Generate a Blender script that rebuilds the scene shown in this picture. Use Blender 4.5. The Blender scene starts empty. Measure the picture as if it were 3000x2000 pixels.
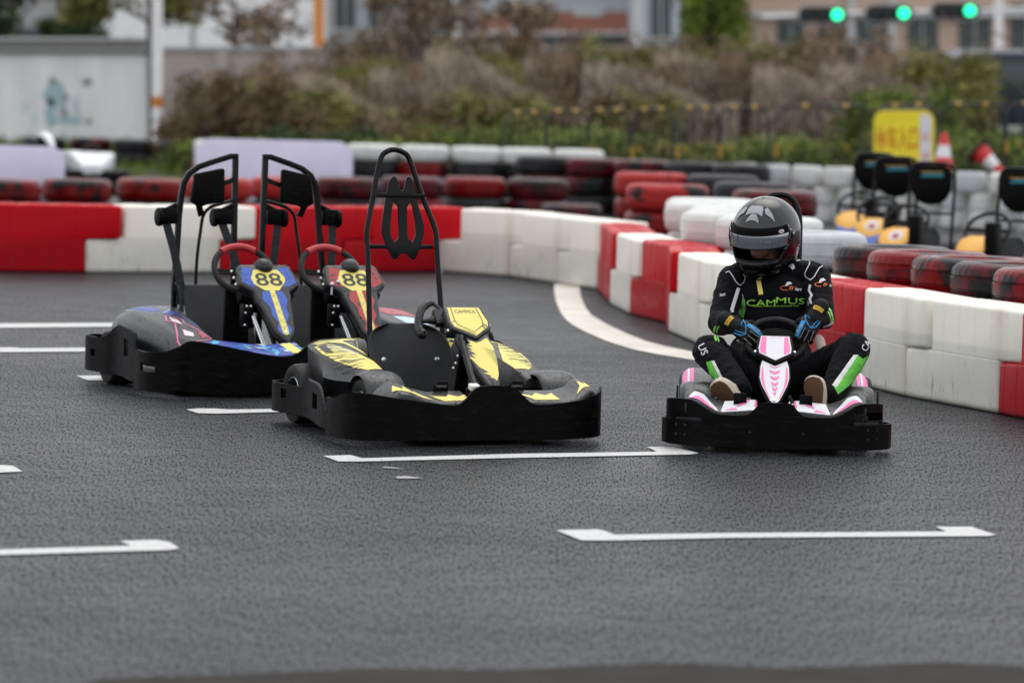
import bpy, math, random
import numpy as np
from mathutils import Vector, Matrix, Euler, noise, geometry
from mathutils.bvhtree import BVHTree
random.seed(7)
SC=bpy.context.scene; COL=SC.collection
R=math.radians
# ---------------------------------------------------------------- camera model (used to lay out the ground plan)
FPX=12500.; HC=1.45; PITCH=math.atan(770/FPX); BANK=R(1.5)
TILT=Matrix.Rotation(BANK,4,'Y')       # the track is banked slightly, falling to the right
def ray(u,v):
    x=(u-1500)/FPX; y=-(v-1000)/FPX
    d=Vector((x,math.cos(PITCH)+y*math.sin(PITCH),-math.sin(PITCH)+y*math.cos(PITCH)))
    return TILT.to_3x3().inverted()@d
CAMP=TILT.to_3x3().inverted()@Vector((0,0,HC))
def G(u,v,z=0.):
    d=ray(u,v); t=(z-CAMP.z)/d.z; return CAMP+d*t
# ---------------------------------------------------------------- materials
MATS={}
class NB:
    def __init__(s,name):
        s.m=bpy.data.materials.new(name); s.m.use_nodes=True; s.nt=s.m.node_tree; s.N=s.nt.nodes; s.L=s.nt.links
        s.b=s.N['Principled BSDF']; s.out=s.N['Material Output']
    def n(s,t,**k):
        x=s.N.new(t)
        for a,v in k.items():
            if a in x.inputs.keys(): x.inputs[a].default_value=v
            else: setattr(x,a,v)
        return x
    def l(s,a,b): s.L.new(a,b)
    def obj(s,scale=(1,1,1),geo=False):
        if geo: src=s.n('ShaderNodeNewGeometry').outputs['Position']
        else: src=s.n('ShaderNodeTexCoord').outputs['Object']
        mp=s.n('ShaderNodeMapping'); mp.inputs['Scale'].default_value=scale; s.l(src,mp.inputs[0]); return mp.outputs[0]
    def noise(s,vec,scale,detail=4,rough=.55,out='Fac',dist=0):
        x=s.n('ShaderNodeTexNoise'); x.inputs['Scale'].default_value=scale; x.inputs['Detail'].default_value=detail
        x.inputs['Roughness'].default_value=rough; x.inputs['Distortion'].default_value=dist; s.l(vec,x.inputs['Vector']); return x.outputs[out]
    def vor(s,vec,scale,feature='F1',out='Distance',rnd=1):
        x=s.n('ShaderNodeTexVoronoi'); x.feature=feature; x.inputs['Scale'].default_value=scale; x.inputs['Randomness'].default_value=rnd
        s.l(vec,x.inputs['Vector']); return x.outputs[out]
    def ramp(s,fac,stops,interp='LINEAR'):
        x=s.n('ShaderNodeValToRGB'); x.color_ramp.interpolation=interp; e=x.color_ramp.elements
        while len(e)<len(stops): e.new(.5)
        for i,(p,c) in enumerate(stops):
            e[i].position=p; e[i].color=(c,c,c,1) if isinstance(c,(int,float)) else (*c,1)
        s.l(fac,x.inputs[0]); return x.outputs[0]
    def mix(s,fac,a,b,mode='MIX'):
        x=s.n('ShaderNodeMix'); x.data_type='RGBA'; x.blend_type=mode
        for i,v in ((0,fac),(6,a),(7,b)):
            if hasattr(v,'is_linked'): s.l(v,x.inputs[i])
            else: x.inputs[i].default_value=v if i==0 else (*v,1) if len(v)==3 else v
        return x.outputs[2]
    def math(s,op,a,b=0.,clamp=False):
        x=s.n('ShaderNodeMath'); x.operation=op; x.use_clamp=clamp
        for i,v in ((0,a),(1,b)):
            if hasattr(v,'is_linked'): s.l(v,x.inputs[i])
            else: x.inputs[i].default_value=v
        return x.outputs[0]
    def bump(s,h,strength=.3,dist=.01,prev=None):
        x=s.n('ShaderNodeBump'); x.inputs['Strength'].default_value=strength; x.inputs['Distance'].default_value=dist
        s.l(h,x.inputs['Height'])
        if prev is not None: s.l(prev,x.inputs['Normal'])
        return x.outputs[0]
    def set(s,**k):
        for a,v in k.items():
            a=a.replace('_',' ')
            i=s.b.inputs[a]
            if hasattr(v,'is_linked'): s.l(v,i)
            else: i.default_value=(*v,1) if isinstance(v,(tuple,list)) and len(v)==3 and i.type=='RGBA' else v
        return s
def reg(nb,name): MATS[name]=nb.m; return nb.m
def simple(name,col,rough=.5,metal=0.,spec=.5,var=.12,bump=0.,scale=40,coat=0.):
    b=NB(name); v=b.obj(); n=b.noise(v,scale*.2,5)
    c=b.mix(n,tuple(x*(1-var) for x in col),tuple(min(1,x*(1+var)) for x in col))
    b.set(Base_Color=c,Roughness=rough,Metallic=metal,Specular_IOR_Level=spec,Coat_Weight=coat)
    r=b.ramp(b.noise(v,scale*.6,3),[(.3,max(0,rough-.08)),(.7,min(1,rough+.08))]); b.l(r,b.b.inputs['Roughness'])
    if bump: b.set(Normal=b.bump(b.noise(v,scale*6,3),bump,.002))
    return reg(b,name)
def wet_plastic(name,col,rough=.42,drops=1.,grain=.25,graphic=None):
    b=NB(name); v=b.obj()
    d=b.vor(v,135,'F1')
    sel=b.ramp(b.noise(v,60,3),[(.50,0.),(.60,1.)])
    dr=b.ramp(d,[(.0,1.),(.26,.8),(.42,0.)]); dr=b.math('MULTIPLY',dr,sel)
    fine=b.noise(v,420,3)
    gm=b.new_up(); dr=b.math('MULTIPLY',dr,gm)
    base=b.mix(b.noise(v,7,4),tuple(x*.85 for x in col),tuple(min(1,x*1.2+.002) for x in col))
    wet=b.mix(b.math('MULTIPLY',dr,.7*drops),base,tuple(x*.25 for x in col))
    b.set(Base_Color=wet); b.l(b.ramp(dr,[(.1,.50),(.6,.03)]),b.b.inputs['Specular IOR Level'])
    b.set(Roughness=b.mix(dr,(rough,)*3,(.06,)*3))
    n1=b.bump(fine,grain,.001); n2=b.bump(dr,.9*drops,.0016,n1)
    b.set(Normal=n2); return reg(b,name)
def new_up(s):
    g=s.n('ShaderNodeNewGeometry'); x=s.n('ShaderNodeSeparateXYZ'); s.l(g.outputs['Normal'],x.inputs[0])
    return s.ramp(x.outputs[2],[(.1,0.),(.45,1.)])
NB.new_up=new_up
# ---------------------------------------------------------------- mesh helpers
class MB:
    def __init__(s): s.v=[]; s.f=[]; s.m=[]; s.cm=0
    def add(s,vs,fs,M=None):
        o=len(s.v)
        s.v+= [tuple(M@Vector(p)) for p in vs] if M is not None else [tuple(p) for p in vs]
        s.f+= [tuple(i+o for i in f) for f in fs]; s.m+=[s.cm]*len(fs); return s
    def box(s,c,d,rot=(0,0,0),M=None):
        x,y,z=d[0]/2,d[1]/2,d[2]/2
        vs=[(i*x,j*y,k*z) for i in(-1,1) for j in(-1,1) for k in(-1,1)]
        fs=[(0,1,3,2),(4,6,7,5),(0,4,5,1),(2,3,7,6),(0,2,6,4),(1,5,7,3)]
        T=Matrix.Translation(c)@Euler(rot).to_matrix().to_4x4()
        if M is not None: T=M@T
        return s.add(vs,fs,T)
    def prism(s,out,h0,h1,M=None):      # outline in xy, extruded in z
        n=len(out); vs=[(p[0],p[1],h0) for p in out]+[(p[0],p[1],h1) for p in out]
        fs=[tuple(range(n))[::-1],tuple(range(n,2*n))]+[(i,(i+1)%n,n+(i+1)%n,n+i) for i in range(n)]
        return s.add(vs,fs,M)
    def tube(s,pts,r,n=10,closed=False,smooth=0,flat=None,cap=True):
        pts=[Vector(p) for p in pts]
        rr=r if isinstance(r,(list,tuple)) else [r]*len(pts)
        if smooth: pts,rr=catmull(pts,rr,smooth,closed)
        m=len(pts); rings=[]
        t0=(pts[1]-pts[0]).normalized(); up=Vector((0,0,1)) if abs(t0.z)<.9 else Vector((0,1,0))
        nrm=(up-t0*up.dot(t0)).normalized()
        vs=[]
        for i,p in enumerate(pts):
            a=pts[i-1] if (i>0 or closed) else p; b=pts[(i+1)%m] if (i<m-1 or closed) else p
            t=(b-a).normalized(); nrm=(nrm-t*nrm.dot(t)).normalized(); bi=t.cross(nrm)
            for k in range(n):
                an=2*math.pi*k/n
                if flat: q=nrm*math.cos(an)*rr[i]*flat+bi*math.sin(an)*rr[i]
                else: q=nrm*math.cos(an)*rr[i]+bi*math.sin(an)*rr[i]
                vs.append(p+q)
        fs=[]
        for i in range(m if closed else m-1):
            j=(i+1)%m
            for k in range(n): fs.append((i*n+k,j*n+k,j*n+(k+1)%n,i*n+(k+1)%n))
        if not closed and cap: fs+=[tuple(range(n))[::-1] if False else tuple(range(n)),tuple((m-1)*n+k for k in range(n))[::-1]]
        return s.add(vs,fs)
    def sq(s,pts,w,h,smooth=0,closed=False,up=(0,1,0)):   # rectangular bar along a path; w across, h along 'up'
        pts=[Vector(p) for p in pts]
        if smooth: pts,_=catmull(pts,[1]*len(pts),smooth,closed)
        up=Vector(up); vs=[]; m=len(pts)
        for i,p in enumerate(pts):
            a=pts[i-1] if (i>0 or closed) else p; b=pts[(i+1)%m] if (i<m-1 or closed) else p
            t=(b-a).normalized(); u=(up-t*up.dot(t)).normalized(); sd=t.cross(u)
            for e,g in ((-1,-1),(1,-1),(1,1),(-1,1)): vs.append(p+sd*e*w/2+u*g*h/2)
        fs=[]
        for i in range(m if closed else m-1):
            j=(i+1)%m
            for k in range(4): fs.append((i*4+k,i*4+(k+1)%4,j*4+(k+1)%4,j*4+k))
        if not closed: fs+=[(3,2,1,0),tuple((m-1)*4+k for k in range(4))]
        return s.add(vs,fs)
    def lathe(s,prof,n=32,M=None,a0=0,a1=2*math.pi,closedprof=False):  # prof (r,z)
        full=abs(a1-a0-2*math.pi)<1e-6; m=len(prof); c=n if full else n+1
        vs=[(p[0]*math.cos(a0+(a1-a0)*i/n),p[0]*math.sin(a0+(a1-a0)*i/n),p[1]) for i in range(c) for p in prof]
        fs=[]
        for i in range(n):
            j=(i+1)%c
            for k in range(m if closedprof else m-1):
                l=(k+1)%m; fs.append((i*m+k,j*m+k,j*m+l,i*m+l))
        return s.add(vs,fs,M)
    def loft(s,rings,cap=True,closed=True):
        n=len(rings[0]); vs=[p for r in rings for p in r]; fs=[]
        for i in range(len(rings)-1):
            for k in range(n if closed else n-1):
                l=(k+1)%n; fs.append((i*n+k,i*n+l,(i+1)*n+l,(i+1)*n+k))
        if cap: fs+=[tuple(range(n))[::-1],tuple((len(rings)-1)*n+k for k in range(n))]
        return s.add(vs,fs)
    def ball(s,c,r,n=12,M=None,rot=None):
        r=(r,)*3 if isinstance(r,(int,float)) else r; vs=[];fs=[]
        for i in range(n//2+1):
            th=math.pi*i/(n//2)
            for k in range(n):
                a=2*math.pi*k/n; vs.append((r[0]*math.sin(th)*math.cos(a),r[1]*math.sin(th)*math.sin(a),r[2]*math.cos(th)))
        for i in range(n//2):
            for k in range(n):
                q=(i*n+k,(i+1)*n+k,(i+1)*n+(k+1)%n,i*n+(k+1)%n)
                fs.append(q)
        T=Matrix.Translation(c)
        if rot is not None: T=T@rot.to_4x4()
        if M is not None: T=M@T
        return s.add(vs,fs,T)
    def capsule(s,a,b,ra,rb,n=14,k=8):
        a=Vector(a);b=Vector(b);d=b-a;L=d.length; q=d.to_track_quat('Z','Y').to_matrix().to_4x4(); T=Matrix.Translation(a)@q
        prof=[]
        for i in range(k+1):
            t=math.pi/2*i/k; prof.append((ra*math.sin(t),-ra*math.cos(t)))
        for i in range(k+1):
            t=math.pi/2*i/k; prof.append((rb*math.cos(t),L+rb*math.sin(t)))
        return s.lathe(prof,n,T)
    def build(s,name,mat,parent=None,smooth=True,bevel=0,seg=2,sub=0,angle=40,bake_=True,solid=0,recalc=True,sharp=None):
        me=bpy.data.meshes.new(name); me.from_pydata(s.v,[],s.f); 
        mats=mat if isinstance(mat,(list,tuple)) else [mat]
        for m in mats: me.materials.append(MATS[m] if isinstance(m,str) else m)
        if max(s.m,default=0)>0: me.polygons.foreach_set('material_index',s.m)
        import bmesh
        bm=bmesh.new(); bm.from_mesh(me); bmesh.ops.remove_doubles(bm,verts=bm.verts,dist=1e-6)
        if recalc: bmesh.ops.recalc_face_normals(bm,faces=bm.faces)
        if bevel:
            es=[e for e in bm.edges if len(e.link_faces)==2 and e.calc_face_angle(0)>R(angle)]
            try: bmesh.ops.bevel(bm,geom=es,offset=bevel,segments=seg,affect='EDGES',profile=.5,clamp_overlap=True)
            except Exception: pass
        bm.to_mesh(me); bm.free()
        o=bpy.data.objects.new(name,me); COL.objects.link(o)
        if solid:
            md=o.modifiers.new('s','SOLIDIFY'); md.thickness=solid; md.offset=0
        if sub:
            md=o.modifiers.new('s','SUBSURF'); md.levels=sub; md.render_levels=sub
        if (sub or solid): bake(o)
        if smooth:
            o.data.polygons.foreach_set('use_smooth',[True]*len(o.data.polygons))
            try: o.data.set_sharp_from_angle(angle=R(sharp if sharp else (angle if not sub else 60)))
            except Exception: pass
        if parent is not None: o.parent=parent
        return o
TMP=bpy.data.scenes.new('bench'); VL=TMP.view_layers[0]
def evaluated(o):
    TMP.collection.objects.link(o); VL.update(); dg=VL.depsgraph; dg.update(); me=bpy.data.meshes.new_from_object(o.evaluated_get(dg),depsgraph=dg)
    TMP.collection.objects.unlink(o); return me
def bake(o):
    me=evaluated(o); o.modifiers.clear(); o.data=me
def catmull(pts,rr,k,closed=False):
    n=len(pts); out=[];ro=[]
    seg=n if closed else n-1
    for i in range(seg):
        g=lambda j:(pts[j%n] if closed else pts[max(0,min(n-1,j))])
        h=lambda j:(rr[j%n] if closed else rr[max(0,min(n-1,j))])
        p0,p1,p2,p3=g(i-1),g(i),g(i+1),g(i+2)
        for j in range(k):
            t=j/k
            out.append(.5*((2*p1)+(p2-p0)*t+(2*p0-5*p1+4*p2-p3)*t*t+(3*p1-p0-3*p2+p3)*t**3)); ro.append(h(i)*(1-t)+h(i+1)*t)
    if not closed: out.append(pts[-1]); ro.append(rr[-1])
    return out,ro
def empty(name,loc=(0,0,0),rz=0.):
    o=bpy.data.objects.new(name,None); o.empty_display_size=.1; COL.objects.link(o); o.location=loc; o.rotation_euler=(0,0,rz); return o
def tag(o,label=None,cat=None,group=None,kind=None):
    if label: o['label']=label
    if cat: o['category']=cat
    if group: o['group']=group
    if kind: o['kind']=kind
    return o
KIDS={}
def children(o): return [c for c in COL.objects if c.parent==o]
def copy_tree(o,parent=None):
    c=o.copy(); COL.objects.link(c); c.parent=parent
    for k in children(o): copy_tree(k,c)
    return c
FLAT=[]   # background things that stand plumb instead of following the banked track
# ---------------------------------------------------------------- decals: thin stickers laid on a surface
def tri_poly(poly,h):
    tr=geometry.tessellate_polygon([[Vector((p[0],p[1],0)) for p in poly]])
    tris=[[Vector(poly[i]).to_2d() if len(poly[i])>2 else Vector(poly[i]) for i in t] for t in tr]
    return subdiv(tris,h)
def subdiv(tris,h):
    out=[];st=list(tris)
    while st:
        t=st.pop(); L=[(t[1]-t[0]).length,(t[2]-t[1]).length,(t[0]-t[2]).length]; m=max(L)
        if m<=h: out.append(t); continue
        i=L.index(m); a,b,c=t[i],t[(i+1)%3],t[(i+2)%3]; q=(a+b)/2; st+= [[a,q,c],[q,b,c]]
    return out
_FT={}
def text_tris(txt,size,h=.01,width=None,shear=0.,bold=0.):
    key=(txt,shear,bold)
    if key not in _FT:
        cu=bpy.data.curves.new('t','FONT'); cu.body=txt; cu.align_x='CENTER'; cu.align_y='CENTER'; cu.resolution_u=3; cu.shear=shear; cu.offset=bold
        o=bpy.data.objects.new('t',cu); 
        me=evaluated(o)
        me.calc_loop_triangles()
        _FT[key]=[[Vector(me.vertices[i].co[:2]) for i in t.vertices] for t in me.loop_triangles]
        bpy.data.objects.remove(o)
    T=_FT[key]
    if not T: return []
    xs=[p.x for t in T for p in t]; ys=[p.y for t in T for p in t]
    cx=(min(xs)+max(xs))/2; cy=(min(ys)+max(ys))/2; sy=size/(max(ys)-min(ys)); sx=sy if width is None else width/(max(xs)-min(xs))
    return subdiv([[Vector(((p.x-cx)*sx,(p.y-cy)*sy)) for p in t] for t in T],h)
def frame(o,x,y):    # decal frame: origin, right axis, up axis
    x=Vector(x).normalized(); y=Vector(y); y=(y-x*y.dot(x)).normalized(); return Vector(o),x,y,x.cross(y)
def bvh_of(*objs):
    vs=[];fs=[]
    for o in objs:
        k=len(vs); M=o.matrix_basis; vs+=[M@v.co for v in o.data.vertices]; fs+=[tuple(i+k for i in p.vertices) for p in o.data.polygons]
    return BVHTree.FromPolygons(vs,fs)
def decal(name,items,fr,bvh,mat,parent,off=.0012,back=.15,maxd=1.1,flat_ok=True):
    # items: list of (tris, material index)
    O,X,Y,Z=fr; mb=MB()
    cache={}
    def proj(p):
        k=(round(p.x,5),round(p.y,5))
        if k in cache: return cache[k]
        w=O+X*p.x+Y*p.y
        r=None
        if bvh is not None:
            h=bvh.ray_cast(w+Z*back,-Z,maxd)
            if h[0] is not None: r=h[0]+Z*off+h[1]*(off*.6 if h[1].dot(Z)>0 else -off*.6)
        elif flat_ok: r=w+Z*off
        cache[k]=r; return r
    for tris,mi in items:
        mb.cm=mi
        for t in tris:
            q=[proj(p) for p in t]
            if any(a is None for a in q): continue
            if bvh is not None and max((q[0]-q[1]).length,(q[1]-q[2]).length,(q[0]-q[2]).length)>.05: continue
            mb.add(q,[(0,1,2)])
    if not mb.f: return None
    return mb.build(name,mat,parent,recalc=False)
def P(pts,h=.02): return tri_poly(pts,h)
def shift(tris,dx,dy,rot=0.,s=1.):
    c,sn=math.cos(rot)*s,math.sin(rot)*s
    return [[Vector((p.x*c-p.y*sn+dx,p.x*sn+p.y*c+dy)) for p in t] for t in tris]
def band(pts,w,h=.02):     # stroke polyline
    out=[]
    pts=[Vector(p) for p in pts]
    L=[];Rr=[]
    for i,p in enumerate(pts):
        a=pts[max(0,i-1)];b=pts[min(len(pts)-1,i+1)]; t=(b-a).normalized(); n=Vector((-t.y,t.x)); L.append(p+n*w/2); Rr.append(p-n*w/2)
    for i in range(len(pts)-1): out+=[[L[i],Rr[i],Rr[i+1]],[L[i],Rr[i+1],L[i+1]]]
    return subdiv(out,h)
def ell(cx,cy,rx,ry,n=20,rot=0): 
    return [(cx+rx*math.cos(2*math.pi*i/n)*math.cos(rot)-ry*math.sin(2*math.pi*i/n)*math.sin(rot),cy+rx*math.cos(2*math.pi*i/n)*math.sin(rot)+ry*math.sin(2*math.pi*i/n)*math.cos(rot)) for i in range(n)]
# ---------------------------------------------------------------- material library
for nm,c in dict(black=(.0010,.0010,.0012),dark=(.0028,.003,.0036),charcoal=(.018,.019,.022)).items():
    b=NB('plastic_'+nm); v=b.obj(); 
    sc=b.ramp(b.noise(b.obj((1,1,6)),14,5,.65,dist=1.),[(.52,0.),(.75,1.)])
    b.set(Base_Color=b.mix(b.math('MULTIPLY',sc,.7),c,tuple(x*3+.012 for x in c)),Roughness=b.ramp(b.noise(v,30,4),[(.3,.38),(.7,.55)]),Specular_IOR_Level=.09,
          Normal=b.bump(b.noise(v,260,3),.25,.001)); reg(b,nm)
wet_plastic('wet_black',(.011,.0115,.013),.36,1.,.15)
wet_plastic('wet_grey',(.019,.020,.0225),.36,1.,.15)
wet_plastic('carbon',(.007,.0075,.009),.35,.7,.3)
simple('tubing',(.0025,.0027,.003),.34,0,.2,.2,.15,60)
simple('rubber',(.009,.009,.0095),.62,0,.3,.25,.3,60)
simple('steel',(.55,.56,.58),.28,1.)
simple('bolt',(.75,.76,.78),.3,.9)
simple('seat_plastic',(.012,.0128,.0150),.5,0,.28,.2,.3,30)
for nm,c,r in [('stk_yellow',(.74,.64,.16),.45),('stk_black',(.012,.012,.013),.4),('stk_blue',(.02,.085,.42),.4),('stk_red',(.36,.02,.025),.4),('stk_white',(.62,.62,.65),.45),
    ('stk_pink',(.72,.16,.38),.5),('stk_lightblue',(.45,.62,.85),.35),('stk_cyan',(.05,.35,.6),.35),('stk_grey',(.25,.26,.27),.4),('stk_green',(.23,.62,.10),.6),('stk_orange',(.8,.16,.02),.5),
    ('stk_lime',(.36,.78,.10),.6),('suit_white',(.66,.66,.64),.7),('suit_green',(.13,.52,.06),.75),('glove_blue',(.02,.24,.55),.5),('glove_gold',(.62,.36,.03),.6),('stk_navy',(.02,.05,.3),.4),('stk_palepink',(.80,.62,.68),.35)]:
    simple(nm,c,r,0,.4,.08,0.,60)
simple('grip_red',(.42,.03,.035),.45,0,.4,.15,.3,60)
simple('cream',(.62,.55,.45),.6,0,.4,.15,.2,50)
simple('white_box',(.75,.73,.68),.4)
# ================================================================ karts (local frame: x right, y towards the rear, z up, nose at y=0)
def strip(mb,path,nz=12,k=6,holes=(),step=None):
    # path of (x,y,zbottom,ztop); open sheet, thickened afterwards
    P3=[Vector((p[0],p[1],0)) for p in path]
    n=len(path); pts=[]
    for i in range(n-1):
        g=lambda j:path[max(0,min(n-1,j))]
        for j in range(k):
            t=j/k; q=[]
            for c in range(4):
                p0,p1,p2,p3=g(i-1)[c],g(i)[c],g(i+1)[c],g(i+2)[c]
                q.append(.5*((2*p1)+(p2-p0)*t+(2*p0-5*p1+4*p2-p3)*t*t+(3*p1-p0-3*p2+p3)*t**3))
            pts.append(q)
    pts.append(list(path[-1]))
    vs=[(x,y,zb+(zt-zb)*j/nz) for x,y,zb,zt in pts for j in range(nz+1)]; fs=[]
    for i in range(len(pts)-1):
        for j in range(nz):
            a=vs[i*(nz+1)+j]; b=vs[(i+1)*(nz+1)+j+1]; c=[(a[d]+b[d])/2 for d in range(3)]
            if any(h[0]<c[0]<h[1] and h[2]<c[1]<h[3] and h[4]<c[2]<h[5] for h in holes): continue
            fs.append((i*(nz+1)+j,(i+1)*(nz+1)+j,(i+1)*(nz+1)+j+1,i*(nz+1)+j+1))
    return mb.add(vs,fs)
def mir(path): return [(-p[0],)+tuple(p[1:]) for p in path][::-1]
def holed(outer,holes,h0,h1,mb,M=None):
    loops=[outer]+list(holes); L=[[Vector((p[0],p[1],0)) for p in l] for l in loops]
    tr=geometry.tessellate_polygon(L); flat=[p for l in loops for p in l]; n=len(flat)
    vs=[(p[0],p[1],h0) for p in flat]+[(p[0],p[1],h1) for p in flat]
    fs=[t for t in tr]+[tuple(i+n for i in t)[::-1] for t in tr]; o=0
    for l in loops:
        m=len(l); fs+=[(o+i,o+(i+1)%m,n+o+(i+1)%m,n+o+i) for i in range(m)]; o+=m
    return mb.add(vs,fs,M)
XZ=Matrix(((1,0,0,0),(0,0,1,0),(0,1,0,0),(0,0,0,1)))     # outline (x,z) -> plane facing y
def panel_frame(c,up):     # 4x4: local x->x, local y->up dir, local z->outward normal
    u=Vector(up).normalized(); x=Vector((1,0,0)); z=x.cross(u)
    return Matrix(((x.x,u.x,z.x,c[0]),(x.y,u.y,z.y,c[1]),(x.z,u.z,z.z,c[2]),(0,0,0,1)))
def kart_wheel(c,r,w,parent,rim=.55,steel='steel'):
    T=Matrix.Translation(c)@Matrix.Rotation(R(90),4,'Y')
    t=MB(); q=w/2
    prof=[(r*rim,-q*.86),(r*.78,-q),(r*.93,-q*.92),(r*.985,-q*.72),(r,-q*.35),(r,q*.35),(r*.985,q*.72),(r*.93,q*.92),(r*.78,q),(r*.5+.05*r,q*.86)]
    g=[]
    for a,b in zip(prof,prof[1:]): g+= [a]
    t.lathe(prof,40,T); o=t.build('wheel','rubber',parent)
    m=MB(); m.lathe([(0.012,-q*.3),(r*rim*.6,-q*.35),(r*rim*.85,-q*.8),(r*rim*1.04,-q*.9),(r*rim*1.04,q*.9),(r*rim*.85,q*.8),(r*rim*.6,q*.35),(.012,q*.3)],32,T)
    m.build('rim','charcoal',o); e=MB()
    for s in (-1,1):
        e.tube([Matrix.Translation(c)@Vector((s*q*.9,r*rim*math.cos(a),r*rim*math.sin(a))) for a in [2*math.pi*i/32 for i in range(32)]],.0022,6,True)
    e.build('rim_edge','steel',o)
    return o
def fender(c,r,w,a0,a1,parent,mat='wet_grey',flare=0.):
    m=MB(); rings=[]
    N=22
    for i in range(N+1):
        a=R(a0+(a1-a0)*i/N); rr=r
        cr=[]
        for j in range(9):
            s=-1+2*j/8; q=rr-.016*abs(s)**4
            cr.append((c[0]+s*w/2,c[1]-q*math.cos(a),c[2]+q*math.sin(a)))
        rings.append(cr)
    m.loft(rings,cap=False,closed=False); return m.build('fender',mat,parent,solid=.006,sub=1)
def seat(cx,w,y0,z0,y1,z1,parent,square=.3,wing=.05):
    m=MB(); nu,nv=18,22; vs=[]
    for j in range(nv+1):
        t=j/nv
        for i in range(nu+1):
            s=-1+2*i/nu
            # profile: pan (t<.3) then backrest
            if t<.3: tt=t/.3; y=y0-.30+.30*tt; z=z0-.10*(1-tt)*0+.0*tt-.02*math.sin(tt*math.pi)
            else: tt=(t-.3)/.7; y=y0+(y1-y0)*tt**1.2; z=z0+(z1-z0)*tt
            ww=w/2*(1-.06*abs(t-.7))
            cut=0
            if t>.75: 
                e=(t-.75)/.25; lim=1-(1-math.sqrt(max(0,1-e*e)))*square; ww*=lim
            y-=wing*abs(s)**3*(.4+.6*min(1,t*2)); z+=.03*abs(s)**3*(1 if t<.3 else 0)
            vs.append((cx+s*ww,y,z))
    fs=[(j*(nu+1)+i,j*(nu+1)+i+1,(j+1)*(nu+1)+i+1,(j+1)*(nu+1)+i) for j in range(nv) for i in range(nu)]
    m.add(vs,fs); return m.build('seat','seat_plastic',parent,solid=.009,sub=1)
def jag(poly_edges,seed=1): 
    return poly_edges
def bolts(pts,r,parent,name='bolt',d=(0,-1,0),mat='bolt'):
    q=Vector(d).to_track_quat('Z','Y').to_matrix().to_4x4()
    for p in pts: m=MB(); m.lathe([(0,.004),(r*.6,.0036),(r,.001),(r,-.003)],10,Matrix.Translation(p)@q); m.build(name,mat,parent)
def tray(xs,parent,name='front_fairing',mat='wet_black'):
    # xs: list (x, ztop, y0, y1)
    m=MB(); rings=[]
    for x,z,y0,y1 in xs:
        rings.append([(x,y0,z-.05),(x,y0,z-.006),(x,y0+.015,z+.004),(x,y1-.015,z+.034),(x,y1,z+.028),(x,y1,z-.05)])
    m.loft(rings); return m.build(name,mat,parent,bevel=.006,seg=2,angle=30)
def fan(x0,y0,x1,y1,n,amp,w,seed):   # comic speed-line spikes between two points
    rd=random.Random(seed); out=[]
    for i in range(n):
        t=(i+.5)/n; x=x0+(x1-x0)*t; y=y0+(y1-y0)*t; L=amp*rd.uniform(.4,1)
        out.append([Vector((x-w/2,y)),Vector((x+w/2,y)),Vector((x+w*.2,y+L))])
    return out
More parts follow.
